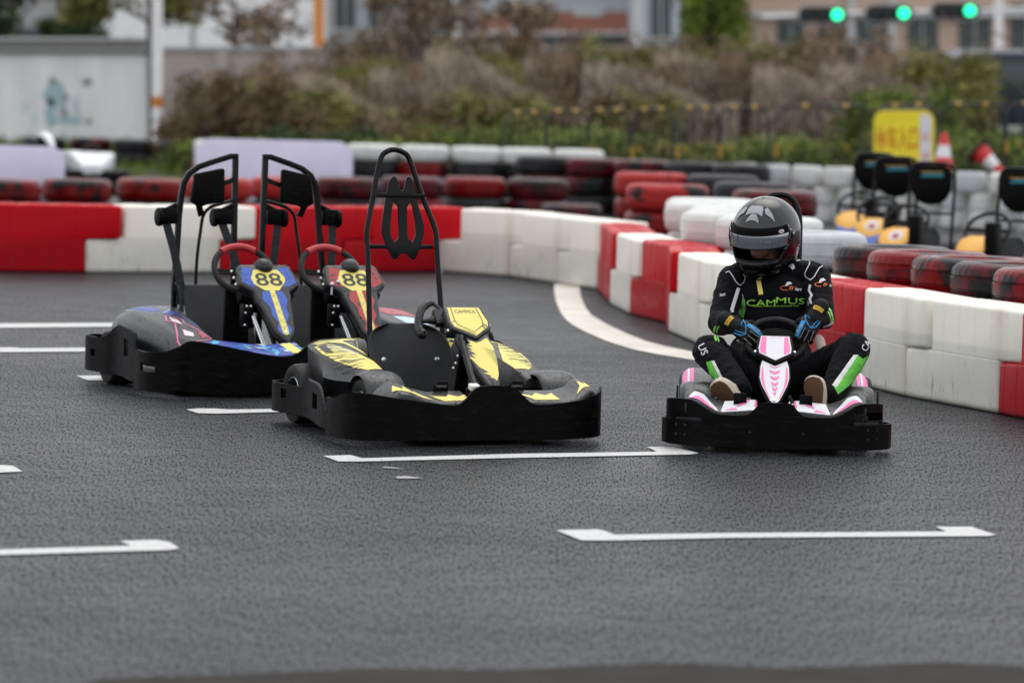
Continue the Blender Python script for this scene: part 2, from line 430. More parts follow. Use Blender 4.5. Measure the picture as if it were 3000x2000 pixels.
# ---------------------------------------------------------------- yellow kart
def yellow_kart():
    K=empty('racing_kart',(-.066,16.793,0),R(23))
    tag(K,'empty black kart with bright yellow stickers and an M-shaped headrest plate, parked in the middle','kart')
    m=MB()
    strip(m,[(-.588,.33,.023,.172),(-.592,.24,.023,.176),(-.580,.13,.023,.205),(-.53,.05,.023,.208),(-.40,.012,.023,.188),(-.26,.0,.023,.171),(-.175,0,.023,.163),(-.135,0,.023,.185),(-.10,0,.023,.222),(-.07,0,.023,.236),(0,0,.023,.241),(.055,0,.023,.236),(.09,0,.023,.220),(.13,.0,.023,.185),(.17,.003,.023,.164),(.28,.015,.023,.168),(.40,.05,.023,.180),(.49,.12,.023,.200),(.538,.20,.023,.218)],14,6)
    m.build('front_bumper','black',K,solid=.011)
    for s in (-1,1):
        q=MB(); path=[(-.582,.335,.045,.10),(-.580,.40,.045,.150),(-.570,.46,.046,.196),(-.556,.52,.048,.203),(-.52,.68,.05,.205),(-.492,.80,.05,.203),(-.488,.845,.05,.19),(-.488,.885,.05,.168),(-.496,.98,.05,.168),(-.508,1.08,.05,.17),(-.512,1.15,.05,.17),(-.498,1.21,.05,.17),(-.46,1.25,.05,.17),(-.42,1.255,.05,.17),(-.36,1.23,.06,.165)]
        holes=[(-.6,-.5,.52,.66,.10,.165),(-.6,-.46,1.03,1.08,.11,.145)]
        if s>0: path=mir(path); holes=[(-h[1],-h[0])+tuple(h[2:]) for h in holes]
        strip(q,path,12,6,holes).build('side_bumper','dark',K,solid=.010)
    q=MB(); q.tube([(-.575,.345,.075),(-.580,.372,.12),(-.574,.425,.175),(-.558,.50,.203),(-.525,.66,.206),(-.497,.78,.205)],.006,6,smooth=4); q.build('bumper_edge','charcoal',K)
    # floor and chassis
    q=MB(); q.box((0,.62,.055),(.62,1.1,.012)); q.build('floor_tray','black',K)
    q=MB()
    for s in (-1,1): q.tube([(s*.20,.12,.075),(s*.22,.4,.075),(s*.26,.8,.08),(s*.26,1.15,.10)],.014,10,smooth=4)
    q.tube([(-.42,.45,.10),(.42,.45,.10)],.012,8); q.tube([(-.44,1.05,.125),(.44,1.05,.125)],.016,10); q.tube([(-.3,.16,.10),(.3,.16,.10)],.012,8)
    q.tube([(-.4,1.2,.12),(0,1.24,.12),(.4,1.2,.12)],.013,8,smooth=5)
    q.build('chassis_frame','tubing',K)
    for c,w in (((-.345,.46,.12),.12),((.425,.46,.12),.12)): kart_wheel(c,.117,w,K)
    for c in ((-.405,1.04,.128),(.42,1.04,.128)): kart_wheel(c,.126,.15,K)
    fender((-.328,.46,.125),.138,.17,-18,150,K,'wet_grey'); fender((.437,.46,.125),.138,.17,-18,150,K,'wet_grey')
    # side pods
    for s in (-1,1):
        q=MB(); ox=-.0 if s<0 else .035
        secs=[(.46,-.345,-.275,.235,.19,.02),(.52,-.37,-.255,.262,.17,.03),(.62,-.405,-.25,.285,.14,.05),(.74,-.425,-.245,.31,.13,.03),(.86,-.435,-.24,.335,.12,.0),(.98,-.43,-.235,.352,.12,.0),(1.08,-.40,-.16,.357,.12,0),(1.15,-.36,-.10,.350,.14,0)]
        rings=[]
        for y,xo,xi,zt,zb,bel in secs:
            xo,xi=xo*-s*-1,xi*-s*-1
            xo=-abs(xo)-0; xi=-abs(xi)
            rg=[(xi,y,zb),(xi,y,zt-.03),(xi-.02,y,zt-.004),(xi-.06 if xi-xo>.12 else (xi+xo)/2,y,zt),(xo+.03,y,zt-.006),(xo-.002,y,zt-.03),(xo-bel,y,(zt+zb)/2+.0),(xo+.02,y,zb)]
            rings.append([(p[0]*(-s)+ (ox if s>0 else 0),p[1],p[2]) for p in rg])
        q.loft(rings); pod=q.build('side_pod','wet_black',K,bevel=.004,seg=2,sub=1)
        bv=bvh_of(pod); fr=frame((0,0,.5),(1,0,0),(0,1,0)); X=lambda L:[(x*(-s)+(ox if s>0 else 0),y) for x,y in L]
        it=[(P(X([(-.425,.84),(-.41,.72),(-.375,.60),(-.335,.545),(-.275,.545),(-.268,.66),(-.31,.80),(-.345,.90),(-.36,.94),(-.42,.95)])),0),(P(X([(-.40,.95),(-.35,.96),(-.30,.93),(-.265,.72),(-.255,.74),(-.285,.98),(-.17,1.06),(-.17,1.075),(-.32,1.02),(-.38,1.04),(-.405,1.0)])),0),
            (P(X([(-.36,1.09),(-.36,1.11),(-.15,1.13),(-.15,1.10)])),0),(P(X([(-.415,.83),(-.39,.80),(-.385,.91),(-.41,.93)])),1)]
        rd=random.Random(5)
        for i in range(34):
            a=rd.uniform(.62,1.04); x0=-.425+rd.uniform(0,.03); L=rd.uniform(.04,.12)
            it.append((band(X([(x0,a),(x0+L*.5,a-.02-rd.uniform(0,.02)),(x0+L,a-.03)]),.0035),1))
        decal('pod_sticker',[x for x in it if x[1]==0],fr,bv,'stk_yellow',K if False else pod,.0012,.2)
        decal('pod_sticker_lines',[x for x in it if x[1]==1],fr,bv,'stk_black',pod,.0022,.2)
        if s<0:
            t=shift(text_tris('CAMMUS',.032,.01,.15,.2),-.345,.815,R(-62))
            decal('pod_lettering',[(t,0)],fr,bv,'stk_white',pod,.003,.2)
    # front fairing with stickers
    for s,xs in ((-1,[(-.46,.15,.07,.2),(-.43,.178,.05,.22),(-.385,.207,.04,.23),(-.345,.205,.035,.23),(-.29,.182,.03,.22),(-.22,.168,.03,.21),(-.14,.170,.03,.21),(-.08,.172,.04,.2)]),(1,[(.13,.172,.04,.2),(.20,.172,.03,.21),(.27,.171,.035,.21),(.33,.172,.04,.22),(.385,.185,.05,.23),(.425,.213,.06,.25),(.46,.215,.09,.26),(.50,.18,.13,.26),(.515,.15,.15,.24)])):
        f=tray(xs,K); bv=bvh_of(f); fr=frame((0,0,.5),(1,0,0),(0,1,0))
        if s<0: it=[P([(-.405,.10),(-.345,.05),(-.245,.045),(-.30,.13),(-.32,.10),(-.34,.16),(-.36,.10),(-.385,.15)]),P([(-.20,.05),(-.09,.055),(-.085,.13),(-.12,.11),(-.15,.14),(-.17,.11),(-.235,.13)])]
        else: it=[P([(.19,.05),(.30,.06),(.30,.15),(.26,.12),(.23,.15),(.2,.11),(.15,.14)]),P([(.385,.09),(.47,.13),(.49,.18),(.46,.22),(.45,.16),(.43,.2),(.42,.14)])]
        decal('fairing_sticker',[(t,0) for t in it],fr,bv,'stk_yellow',f,.0012,.3)
    # seat, uprights, column
    st=seat(-.065,.37,.72,.13,.89,.432,K,.55,.05); bolts([(-.19,.745,.289),(.045,.745,.291)],.011,K,'seat_bolt')
    q=MB(); q.prism([(.0,.16),(.055,.16),(.07,.36),(.04,.41),(.02,.36)],.44,.452,XZ); q.build('column_bracket','black',K,bevel=.003)
    q=MB(); q.tube([(.035,.47,.40),(.0,.27,.26),(-.015,.13,.17)],.014,10); q.tube([(.09,.60,.455),(.09,.45,.36),(.09,.2,.18)],.012,10); q.build('steering_column','tubing',K)
    bolts([(.012,.438,.325),(.004,.438,.296),(-.006,.438,.276)],.007,K)
    # nose panel
    up=(0,.79,.613); c0=(.094,.53,.458)
    F=panel_frame(c0,up)
    q=MB(); q.prism([(-.085,.09),(-.074,.100),(.074,.100),(.085,.09),(.092,0),(.086,-.035),(.012,-.098),(-.004,-.098),(-.086,-.040),(-.094,0)],-.045,0,F); nose=q.build('nose_shield','carbon',K,bevel=.010,seg=3)
    F2=panel_frame((.092,.36,.318),up)
    low=MB(); low.loft([[tuple(F2@Vector(p)) for p in [(-w,s,-.04),(-w,s,-.012),(-w+.008,s,-.004),(w-.008,s,-.004),(w,s,-.012),(w,s,-.04)]] for s,w in ((.17,.07),(.12,.074),(.06,.070),(0,.06),(-.07,.048),(-.13,.033),(-.165,.022))])
    lo=low.build('nose_panel','wet_black',K,bevel=.006)
    fr=frame(F@Vector((0,0,0)),(1,0,0),up)
    decal('nose_sticker',[(P([(-.070,.088),(.068,.088),(.082,.0),(.074,-.028),(.008,-.084),(-.072,-.03),(-.080,0)]),0)],fr,None,'stk_yellow',nose,.0008)
    ln=[band([(-.056,.086),(-.061,.01),(-.055,-.018),(.004,-.062),(.055,-.02),(.060,.01),(.055,.086)],.0035),band([(-.078,.0),(-.061,.004)],.003),band([(.058,-.012),(.070,-.03)],.006),band([(.048,-.022),(.058,-.040)],.006),shift(text_tris('CAMMUS',.019,.02,.090),0,.062)]
    for i in range(6): ln.append([[Vector((-.065+i*.011,-.028-.008*i)),Vector((-.062+i*.011,-.031-.008*i)),Vector((-.03+i*.012,-.052-.006*i))]])
    decal('nose_lettering',[(t,0) for t in ln],fr,None,'stk_black',nose,.0016)
    fr2=frame(F2@Vector((0,0,-.004)),(1,0,0),up)
    ys=[P([(-.030,.118),(-.012,.112),(.0,.104),(.022,.112),(.045,.128),(.056,.132),(.066,.08),(.062,.02),(.05,-.04),(.038,-.09),(.020,-.125),(.012,-.11),(-.006,-.105),(.004,-.095),(-.024,-.078),(-.002,-.076),(-.012,-.062),(-.03,-.045),(-.058,.02),(-.030,.01),(-.044,.035),(-.02,.03),(-.045,.062),(-.028,.06),(-.045,.08),(-.022,.08),(-.04,.098),(-.026,.097)],.05)]
    decal('nose_sticker',[(t,0) for t in ys],fr2,None,'stk_yellow',lo,.0008)
    sp=[[Vector((.067,.05-.014*i)),Vector((.066,.046-.014*i)),Vector((.012+.004*i,.078-.014*i))] for i in range(8)]
    decal('nose_sticker_lines',[(sp,0)],fr2,None,'stk_black',lo,.0016)
    bolts([tuple(F@Vector((-.096,-.03,-.02))),tuple(F@Vector((.095,.0,-.02)))],.006,K,'bolt',(-.3,-.8,.2))
    # butterfly steering wheel
    w=MB()
    for s in (-1,1):
        cx=.052; g=[(cx+s*.040,.72,.523),(cx+s*.066,.715,.520),(cx+s*.098,.70,.500),(cx+s*.120,.675,.465),(cx+s*.130,.65,.43),(cx+s*.122,.63,.402),(cx+s*.110,.62,.392)]
        if s>0: g=[(cx+.8*(x-cx),y,z-.075) for x,y,z in g]
        w.tube(g,[.010,.016,.0175,.0175,.0165,.023,.009],12,smooth=5)
        dz=-.07 if s>0 else 0; w.tube([(cx,.66,.46),(cx+s*.05,.665,.458+dz*.6),(cx+s*.08,.67,.455+dz)]+([(cx+s*.115,.665,.452)] if s<0 else []),[.016,.023,.012,.010][:4 if s<0 else 3],10)
        w.tube([(cx+s*.04,.715,.521+dz),(cx+.01*s,.69,.49+dz*.5)],.008,8)
    w.box((.052,.655,.465),(.12,.03,.07),(R(-40),0,0)); w.build('steering_wheel','carbon',K,bevel=0)
    # pedals
    for cx in (-.156,.171):
        q=MB(); q.prism([(-.032,.0),(.030,0),(.032,.055),(.028,.066),(-.014,.068),(-.032,.048)],0,.008,Matrix.Translation((cx,.20,.176))@XZ); pe=q.build('pedal','black',K,bevel=.003)
        q=MB(); q.tube([(cx,.21,.19),(cx,.24,.07)],.006,8); q.build('pedal_arm','tubing',pe)
        decal('pedal_lettering',[(text_tris('CAMMUS',.009,.02,.046),0)],frame((cx,.199,.222),(1,0,0),(0,0,1)),None,'stk_grey',pe,.0008)
    q=MB(); q.box((-.056,.10,.226),(.040,.035,.024),(R(15),0,0)); q.build('sensor_box','white_box',K,bevel=.005); q=MB(); q.box((-.06,.12,.205),(.036,.04,.03)); q.build('sensor_mount','black',K,bevel=.004)
    # roll hoop and headrest
    q=MB(); cx=-.01; H=[(.155,.92,.10),(.158,.96,.34),(.150,1.03,.70),(.151,1.045,.76),(.147,1.055,.815),(.115,1.09,.915),(.090,1.12,1.0),(.066,1.14,1.082),(.045,1.148,1.122),(0,1.15,1.14)]
    path=[(cx-x,y,z) for x,y,z in H]+[(cx+x+.01,y,z) for x,y,z in H[:-1][::-1]]
    q.tube(path,.0115,12,smooth=4); q.build('roll_hoop','tubing',K)
    q=MB(); q.box((-.005,1.07,.951),(.22,.006,.018)); q.build('hoop_crossbar','tubing',K,bevel=.002); q=MB(); q.box((-.008,1.05,.738),(.29,.006,.018)); q.build('hoop_crossbar','tubing',K,bevel=.002)
    def cv(p): return ((p[0]-2048)/1950.,(700-p[1])/1977.+.812)
    out=[(1990,268),(2010,290),(2038,385),(2062,385),(2087,290),(2105,268),(2125,274),(2150,305),(2180,480),(2234,660),(2234,730),(2192,862),(2145,950),(2115,948),(2072,903),(2024,903),(1982,950),(1952,948),(1905,856),(1862,738),(1863,660),(1918,380),(1942,302),(1968,272)]
    hl=[(1970,468),(2008,520),(2008,772),(1970,812),(1940,750),(1940,650)]; hr=[(4096-x,y) for x,y in hl][::-1]
    q=MB(); T=Matrix.Translation((.005,1.045,0))@Matrix.Rotation(0,4,'X')@XZ
    holed([cv(p) for p in out],[[cv(p) for p in hl],[cv(p) for p in hr]],0,.014,q,T)
    # lean the plate with the hoop
    q.v=[(x,y+(z-.74)*.14,z) for x,y,z in q.v]
    q.build('headrest_plate','tubing',K,bevel=.004)
    return K
# ---------------------------------------------------------------- two-seat kart
def two_seater():
    K=empty('twin_kart',(-.747,19.13,0),R(25))
    tag(K,'wide two-seat kart with blue and red nose panels both numbered 88','kart')
    m=MB(); L=[(-.885,.33,.023,.20),(-.896,.24,.023,.198),(-.885,.15,.023,.196),(-.84,.07,.023,.205),(-.80,.023,.035,.228),(-.755,.023,.03,.252),(-.70,.012,.023,.252),(-.57,.0,.023,.229),(-.42,0,.023,.200),(-.31,0,.023,.186),(-.24,0,.023,.200),(-.19,0,.023,.238),(-.14,0,.023,.262)]
    strip(m,L+[(0,0,.023,.268)]+mir(L),14,5,[(-.9,-.83,.12,.22,.11,.15),(.83,.9,.12,.22,.11,.15)]); m.build('front_bumper','black',K,solid=.012)
    for s in (-1,1):
        q=MB(); path=[(-.878,.335,.05,.235),(-.876,.37,.05,.272),(-.868,.45,.05,.276),(-.845,.60,.055,.279),(-.832,.70,.055,.280),(-.835,.76,.055,.262),(-.85,.82,.055,.226),(-.862,.90,.055,.214),(-.870,.97,.055,.214),(-.868,1.03,.055,.214),(-.850,1.09,.055,.214),(-.81,1.13,.055,.214),(-.78,1.135,.055,.214),(-.70,1.11,.06,.21)]
        holes=[(-.9,-.8,.48,.58,.15,.225),(-.9,-.8,.93,.975,.12,.155)]
        if s>0: path=mir(path); holes=[(-h[1],-h[0])+tuple(h[2:]) for h in holes]
        strip(q,path,14,6,holes).build('side_bumper','dark',K,solid=.011)
    q=MB(); q.tube([(-.884,.338,.06),(-.885,.34,.22),(-.883,.36,.268),(-.874,.45,.280),(-.850,.60,.283),(-.838,.69,.284)],.007,6,smooth=3); q.build('bumper_edge','charcoal',K)
    q=MB(); q.box((0,.65,.055),(1.5,1.1,.012)); q.build('floor_tray','black',K)
    q=MB()
    for x in (-.55,-.05,.5): q.tube([(x,.08,.08),(x,.5,.08),(x,1.2,.10)],.014,8)
    q.tube([(-.7,.45,.10),(.7,.45,.10)],.013,8); q.tube([(-.75,.9,.13),(.75,.9,.13)],.016,8); q.tube([(-.7,.16,.19),(.7,.16,.19)],.011,8); q.tube([(-.7,1.15,.13),(0,1.2,.13),(.7,1.15,.13)],.014,8)
    q.build('chassis_frame','tubing',K)
    for x in (-.77,.77):
        kart_wheel((x,.86,.125),.125,.14,K); kart_wheel((x*.86,.40,.095),.093,.12,K)
    for s in (-1,1):
        q=MB(); secs=[(.26,-.66,-.50,.222,.12),(.36,-.685,-.49,.246,.10),(.50,-.71,-.485,.274,.10),(.62,-.735,-.475,.299,.10),(.80,-.76,-.46,.325,.12),(.92,-.765,-.43,.338,.14),(1.02,-.745,-.40,.346,.14),(1.12,-.68,-.38,.346,.16)]
        rings=[]
        for y,xo,xi,zt,zb in secs:
            so=.055 if y>.6 else .035
            rg=[(xi,y,zb),(xi,y,zt-.02),(xi-.02,y,zt-.002),((xi+xo)/2,y,zt),(xo+so+.02,y,zt-.008),(xo+.012,y,zt-.045),(xo-.012,y,zt-.085),(xo+.0,y,zb)]
            rings.append([(p[0]*(-s),p[1],p[2]) for p in rg])
        q.loft(rings); pod=q.build('side_pod','wet_grey',K,bevel=.012,seg=3,angle=18); bv=bvh_of(pod); fr=frame((0,0,.5),(1,0,0),(0,1,0)); X=lambda L:[(x*(-s),y) for x,y in L]
        a=band(X([(-.70,1.06),(-.66,.90),(-.58,.82),(-.50,.93),(-.53,1.0),(-.45,1.08),(-.62,1.10),(-.70,1.06)]),.006); 
        b1=P(X([(-.68,1.05),(-.64,.91),(-.58,.86),(-.55,.97),(-.62,1.06)])); b2=P(X([(-.58,.84),(-.52,.92),(-.50,.82),(-.56,.78)]))
        pk=band(X([(-.58,.78),(-.62,.66),(-.60,.60),(-.66,.40),(-.665,.32),(-.56,.32),(-.52,.34),(-.53,.50),(-.555,.60),(-.535,.68),(-.575,.78)]),.006)
        w1=P(X([(-.58,.74),(-.60,.64),(-.57,.58),(-.56,.68)])); wy=P(X([(-.62,.42),(-.60,.50),(-.57,.44),(-.59,.38)])); rr=P(X([(-.55,.45),(-.53,.46),(-.53,.37),(-.56,.35)]))
        nb=band(X([(-.515,.84),(-.505,.55)]),.008)
        if s<0:
            decal('pod_sticker_cyan',[(a,0)],fr,bv,'stk_lightblue',pod,.0012,.2); decal('pod_sticker_blue',[(b1,0),(b2,0),(nb,0)],fr,bv,'stk_navy',pod,.0009,.2)
            decal('pod_sticker_pink',[(pk,0)],fr,bv,'stk_pink',pod,.0012,.2); decal('pod_sticker_white',[(w1,0),(wy,0)],fr,bv,'stk_palepink',pod,.0009,.2); decal('pod_sticker_red',[(rr,0)],fr,bv,'stk_red',pod,.001,.2)
        else:
            decal('pod_sticker_red',[(P(X([(-.74,1.05),(-.73,.75),(-.55,.8),(-.50,1.08)])),0)],fr,bv,'stk_red',pod,.0009,.2); decal('pod_sticker_blue',[(P(X([(-.73,.72),(-.72,.38),(-.56,.4),(-.55,.76)])),0)],fr,bv,'stk_lightblue',pod,.0009,.2)
    f=tray([(-.62,.205,.05,.2),(-.56,.212,.03,.2),(-.48,.205,.02,.2),(-.40,.196,.02,.2),(-.32,.192,.02,.2),(-.25,.196,.02,.2),(-.18,.205,.03,.2)],K,'front_fairing','stk_navy'); bv=bvh_of(f); fr=frame((0,0,.5),(1,0,0),(0,1,0)); rd=random.Random(3)
    for mt,nn in (('stk_cyan',9),('stk_white',7),('stk_blue',8)):
        decal('fairing_sticker',[(P([(x+rd.uniform(-.03,.03),y+rd.uniform(-.03,.03)) for x,y in ((cx-.03,cy),(cx,cy-.02),(cx+.035,cy),(cx,cy+.02))]),0) for cx,cy in [(rd.uniform(-.58,-.2),rd.uniform(.05,.17)) for _ in range(nn)]],fr,bv,mt,f,.001+.0004*rd.random(),.3)
    decal('fairing_stripe',[(P([(-.25,.03),(-.20,.03),(-.21,.17),(-.26,.17)]),0)],fr,bv,'stk_yellow',f,.002,.3)
    f=tray([(.20,.205,.03,.2),(.27,.196,.02,.2),(.4,.196,.02,.2),(.55,.21,.03,.2),(.62,.205,.05,.2)],K,'front_fairing','stk_red')
    for cx in (-.265,.19): seat(cx,.33,.86,.14,1.03,.452,K,.12,.03)
    q=MB(); q.tube([(-.435,.98,.15),(-.44,.93,.20),(-.445,.93,.34),(-.44,.97,.43),(-.435,1.03,.455),(-.432,1.05,.42)],.010,8,smooth=5); q.build('seat_rail','charcoal',K); q=MB(); q.prism([(.94,.16),(.94,.33),(.98,.42),(1.01,.43),(1.0,.16)],-.437,-.43,Matrix(((0,0,1,0),(1,0,0,0),(0,1,0,0),(0,0,0,1)))); q.build('seat_side','stk_grey',K)
    # hoops mirrored about the centre of the frame
    for s in (-1,1):
        mx=lambda p:((p[0] if s<0 else -.105-p[0]),p[1],p[2])
        h=[(-.118,1.12,.12),(-.122,1.11,.5),(-.128,1.10,1.040)]
        q=MB(); q.sq([mx(p) for p in h],.026,.026)
        arc=[(-.116,1.10,1.050),(-.152,1.10,1.050),(-.25,1.10,1.020),(-.315,1.10,.997),(-.36,1.10,.965),(-.385,1.10,.92),(-.395,1.10,.87),(-.405,1.10,.77),(-.415,1.09,.62),(-.432,1.07,.44),(-.44,1.04,.15)]
        q.sq([mx(p) for p in arc],.026,.026)
        q.tube([mx(p) for p in [(-.125,1.10,.845),(-.19,1.10,.828),(-.25,1.10,.808),(-.283,1.10,.770),(-.295,1.10,.70),(-.315,1.09,.55),(-.323,1.08,.30)]],.0085,8,smooth=4)
        q.build('roll_hoop','tubing',K,bevel=.003)
        q=MB(); q.prism([(mx((x,0,0))[0],z) for x,z in [(-.345,.955),(-.337,.967),(-.208,.994),(-.198,.988),(-.195,.845),(-.20,.835),(-.285,.822),(-.310,.812),(-.322,.812),(-.358,.832),(-.361,.842)]],1.05,1.082,XZ); hr=q.build('headrest','black',K,bevel=.007,seg=3)
        q=MB(); q.sq([mx((-.21,1.095,.915)),mx((-.16,1.095,.932)),mx((-.128,1.10,.945))],.022,.012); q.build('headrest_bracket','tubing',hr); q=MB(); q.sq([mx((-.318,1.07,.82)),mx((-.30,1.08,.77))],.03,.008); q.build('headrest_bracket','tubing',hr)
        for bx,tx in ((-.462,-.49),(-.183,-.215)):
            q=MB(); q.box(mx((bx,1.10,.768)),(.075,.05,.075)); q.prism([(mx((bx-.025,0,0))[0],.80),(mx((bx+.045,0,0))[0],.80),(mx((bx+.045,0,0))[0],.828)],1.09,1.11,XZ)
            c=mx((tx-.012,1.10,.762)); q.lathe([(0,-.012),(.042,-.012),(.044,0),(.042,.012),(0,.012)],18,Matrix.Translation(c)@Matrix.Rotation(R(90),4,'Y')); rl=q.build('belt_reel','black',K,bevel=.004)
            e=MB(); t0=mx((bx-.01,1.085,.735)); t1=mx((bx+(.035 if bx<-.3 else .06),.99,.44)); t2=mx((bx+(.02 if bx<-.3 else .07),.96,.36))
            e.sq([t0,((t0[0]+t1[0])/2,1.03,.60),t1,t2],.04,.003,up=(0,1,0)); e.build('seat_belt','charcoal',K)
    # nose panels, wheels
    up=(0,.71,.704)
    for cx,col,alt in ((-.195,'stk_blue','stk_navy'),(.235,'stk_red','stk_red')):
        F=panel_frame((cx,.55,.572),up)      # origin at top centre
        q=MB(); A=[(-.118,.0),(.118,.0),(.128,-.012),(.147,-.10),(.147,-.125),(.088,-.168),(.088,-.19),(.05,-.41),(0,-.485),(-.05,-.41),(-.088,-.19),(-.088,-.168),(-.147,-.125),(-.147,-.10),(-.128,-.012)]
        q.prism(A,-.055,0,F); nose=q.build('nose_panel','wet_black',K,bevel=.012,seg=3)
        q=MB(); q.prism([(-.10,-.01),(.10,-.01),(.13,-.10),(.13,-.15),(.06,-.2),(-.06,-.2),(-.13,-.15),(-.13,-.10)],-.12,-.04,F); q.build('nose_underside','dark',nose,bevel=.01)
        q=MB(); q.ball(tuple(F@Vector((0,-.01,-.012))),(.045,.05,.042),20); q.build('nose_dome','wet_black',nose)
        fr=frame(F@Vector((0,0,0)),(1,0,0),up)
        rd=random.Random(11)
        W=[P([(-.112,-.02),(-.06,-.03),(-.075,-.06),(-.08,-.10),(-.06,-.14),(-.09,-.14),(-.132,-.112)]),P([(.112,-.02),(.06,-.03),(.075,-.06),(.08,-.10),(.06,-.14),(.09,-.14),(.132,-.112)]),P([(-.05,-.17),(.05,-.17),(.062,-.22),(.040,-.27),(.045,-.31),(.02,-.36),(.035,-.40),(.02,-.43),(-.02,-.43),(-.035,-.40),(-.02,-.36),(-.04,-.31),(-.035,-.27),(-.06,-.22)])]
        decal('nose_sticker',[(t,0) for t in W],fr,None,col,nose,.0006)
        D=[]
        for i in range(26):
            x=rd.uniform(-.12,.12); y=rd.uniform(-.13,-.02)
            if abs(x)<.075: x=math.copysign(rd.uniform(.08,.12),x)
            D.append([Vector((x,y)),Vector((x+rd.uniform(-.02,.02),y+rd.uniform(-.02,.0))),Vector((x+rd.uniform(-.02,.02),y+rd.uniform(.005,.02)))])
        for i in range(14):
            x=rd.uniform(-.04,.04); y=rd.uniform(-.38,-.18); D.append([Vector((x,y)),Vector((x+rd.uniform(-.02,.02),y-.02)),Vector((x+rd.uniform(-.02,.02),y+.015))])
        decal('nose_sticker_shards',[(D,0)],fr,None,'wet_black' if alt=='stk_red' else 'stk_navy',nose,.0010)
        oc=[(-.060,-.038),(.060,-.038),(.083,-.085),(.078,-.11),(.035,-.165),(-.035,-.165),(-.078,-.125),(-.084,-.09)]
        decal('number_plate',[(P(oc),0),(P([(-.013,-.165),(.013,-.165),(.015,-.41),(.012,-.43),(.0,-.436),(-.012,-.43),(-.015,-.41)]),0)],fr,None,'stk_yellow',nose,.0014)
        decal('number',[(shift(text_tris('88',.078,.03,.128,0.,.012),0,-.098),0)],fr,None,'stk_black',nose,.0020)
        ln=[]
        for i in range(5):
            y=-.18-.05*i; ln+=band([(-.013,y),(.013,y-.035)],.001,.1)+band([(.013,y),(-.013,y-.03)],.001,.1)
        decal('stripe_lines',[(ln,0)],fr,None,'stk_black',nose,.0020)
        bolts([tuple(F@Vector((0,-.42,.002)))],.006,nose,'bolt',(0,-.7,.7))
        bolts([tuple(F@Vector((-.152,-.02-.04*i,-.03))) for i in range(3)],.0065,nose,'bolt',(-.8,-.5,.2))
        # steering wheel: flat-bottomed ring with red top grip
        wc=Vector((cx-.055,.65,.533)); Wm=panel_frame(wc,(0,.62,.785)); rw=.138
        pt=lambda a:tuple(Wm@Vector((rw*math.sin(a)*1.03,rw*math.cos(a)*(1 if math.cos(a)>-.55 else .93),0)))
        q=MB(); q.tube([pt(R(a)) for a in range(38,323,9)],.0145,12); sw=q.build('steering_wheel','rubber',K)
        q=MB(); q.tube([pt(R(a)) for a in range(-38,39,6)],.0165,12); q.build('grip','grip_red',sw)
        q=MB()
        for a in (90,270,180): q.sq([tuple(wc+Vector((0,.01,-.01))),pt(R(a))],.028,.006,up=tuple(Wm.to_3x3()@Vector((0,0,1))))
        q.lathe([(0,.008),(.035,.008),(.038,0),(.035,-.01),(0,-.01)],16,Wm); q.build('wheel_spokes','black',sw)
        q=MB(); q.tube([tuple(wc),(cx-.03,.50,.40),(cx-.02,.30,.18)],.011,8); q.build('steering_column','tubing',K)
        q=MB(); q.tube([(cx-.105,.40,.34),(cx-.09,.25,.17)],.006,8); q.tube([(cx-.098,.40,.34),(cx-.078,.25,.17)],.005,8); q.build('brake_rod','steel',K)
        q=MB(); q.box((cx-.12,.44,.345),(.05,.05,.10)); q.box((cx-.10,.62,.30),(.12,.02,.30)); q.tube([(cx-.15,.42,.295),(cx-.09,.42,.295)],.010,8); q.build('column_bracket','black',K,bevel=.004)
        bolts([(cx-.13,.412,.385),(cx-.11,.412,.385),(cx-.135,.412,.355),(cx-.14,.405,.30)],.006,K)
        q=MB(); q.tube([(cx-.19,.2,.20),(cx-.03,.2,.20)],.012,8); q.tube([(cx+.05,.2,.20),(cx+.2,.2,.20)],.012,8); q.tube([(cx,.2,.08),(cx,.2,.23)],.016,8); q.build('pedal_bar','tubing',K)
    q=MB(); c=Vector((.095,.42,.485)); q.ball(tuple(c),(.012,.008,.012),12); q.ball(tuple(c+Vector((.03,0,.012))),(.010,.008,.010),12); q.sq([tuple(c),tuple(c+Vector((-.004,-.004,-.045)))],.008,.002); q.build('ignition_key','steel',K)
    return K
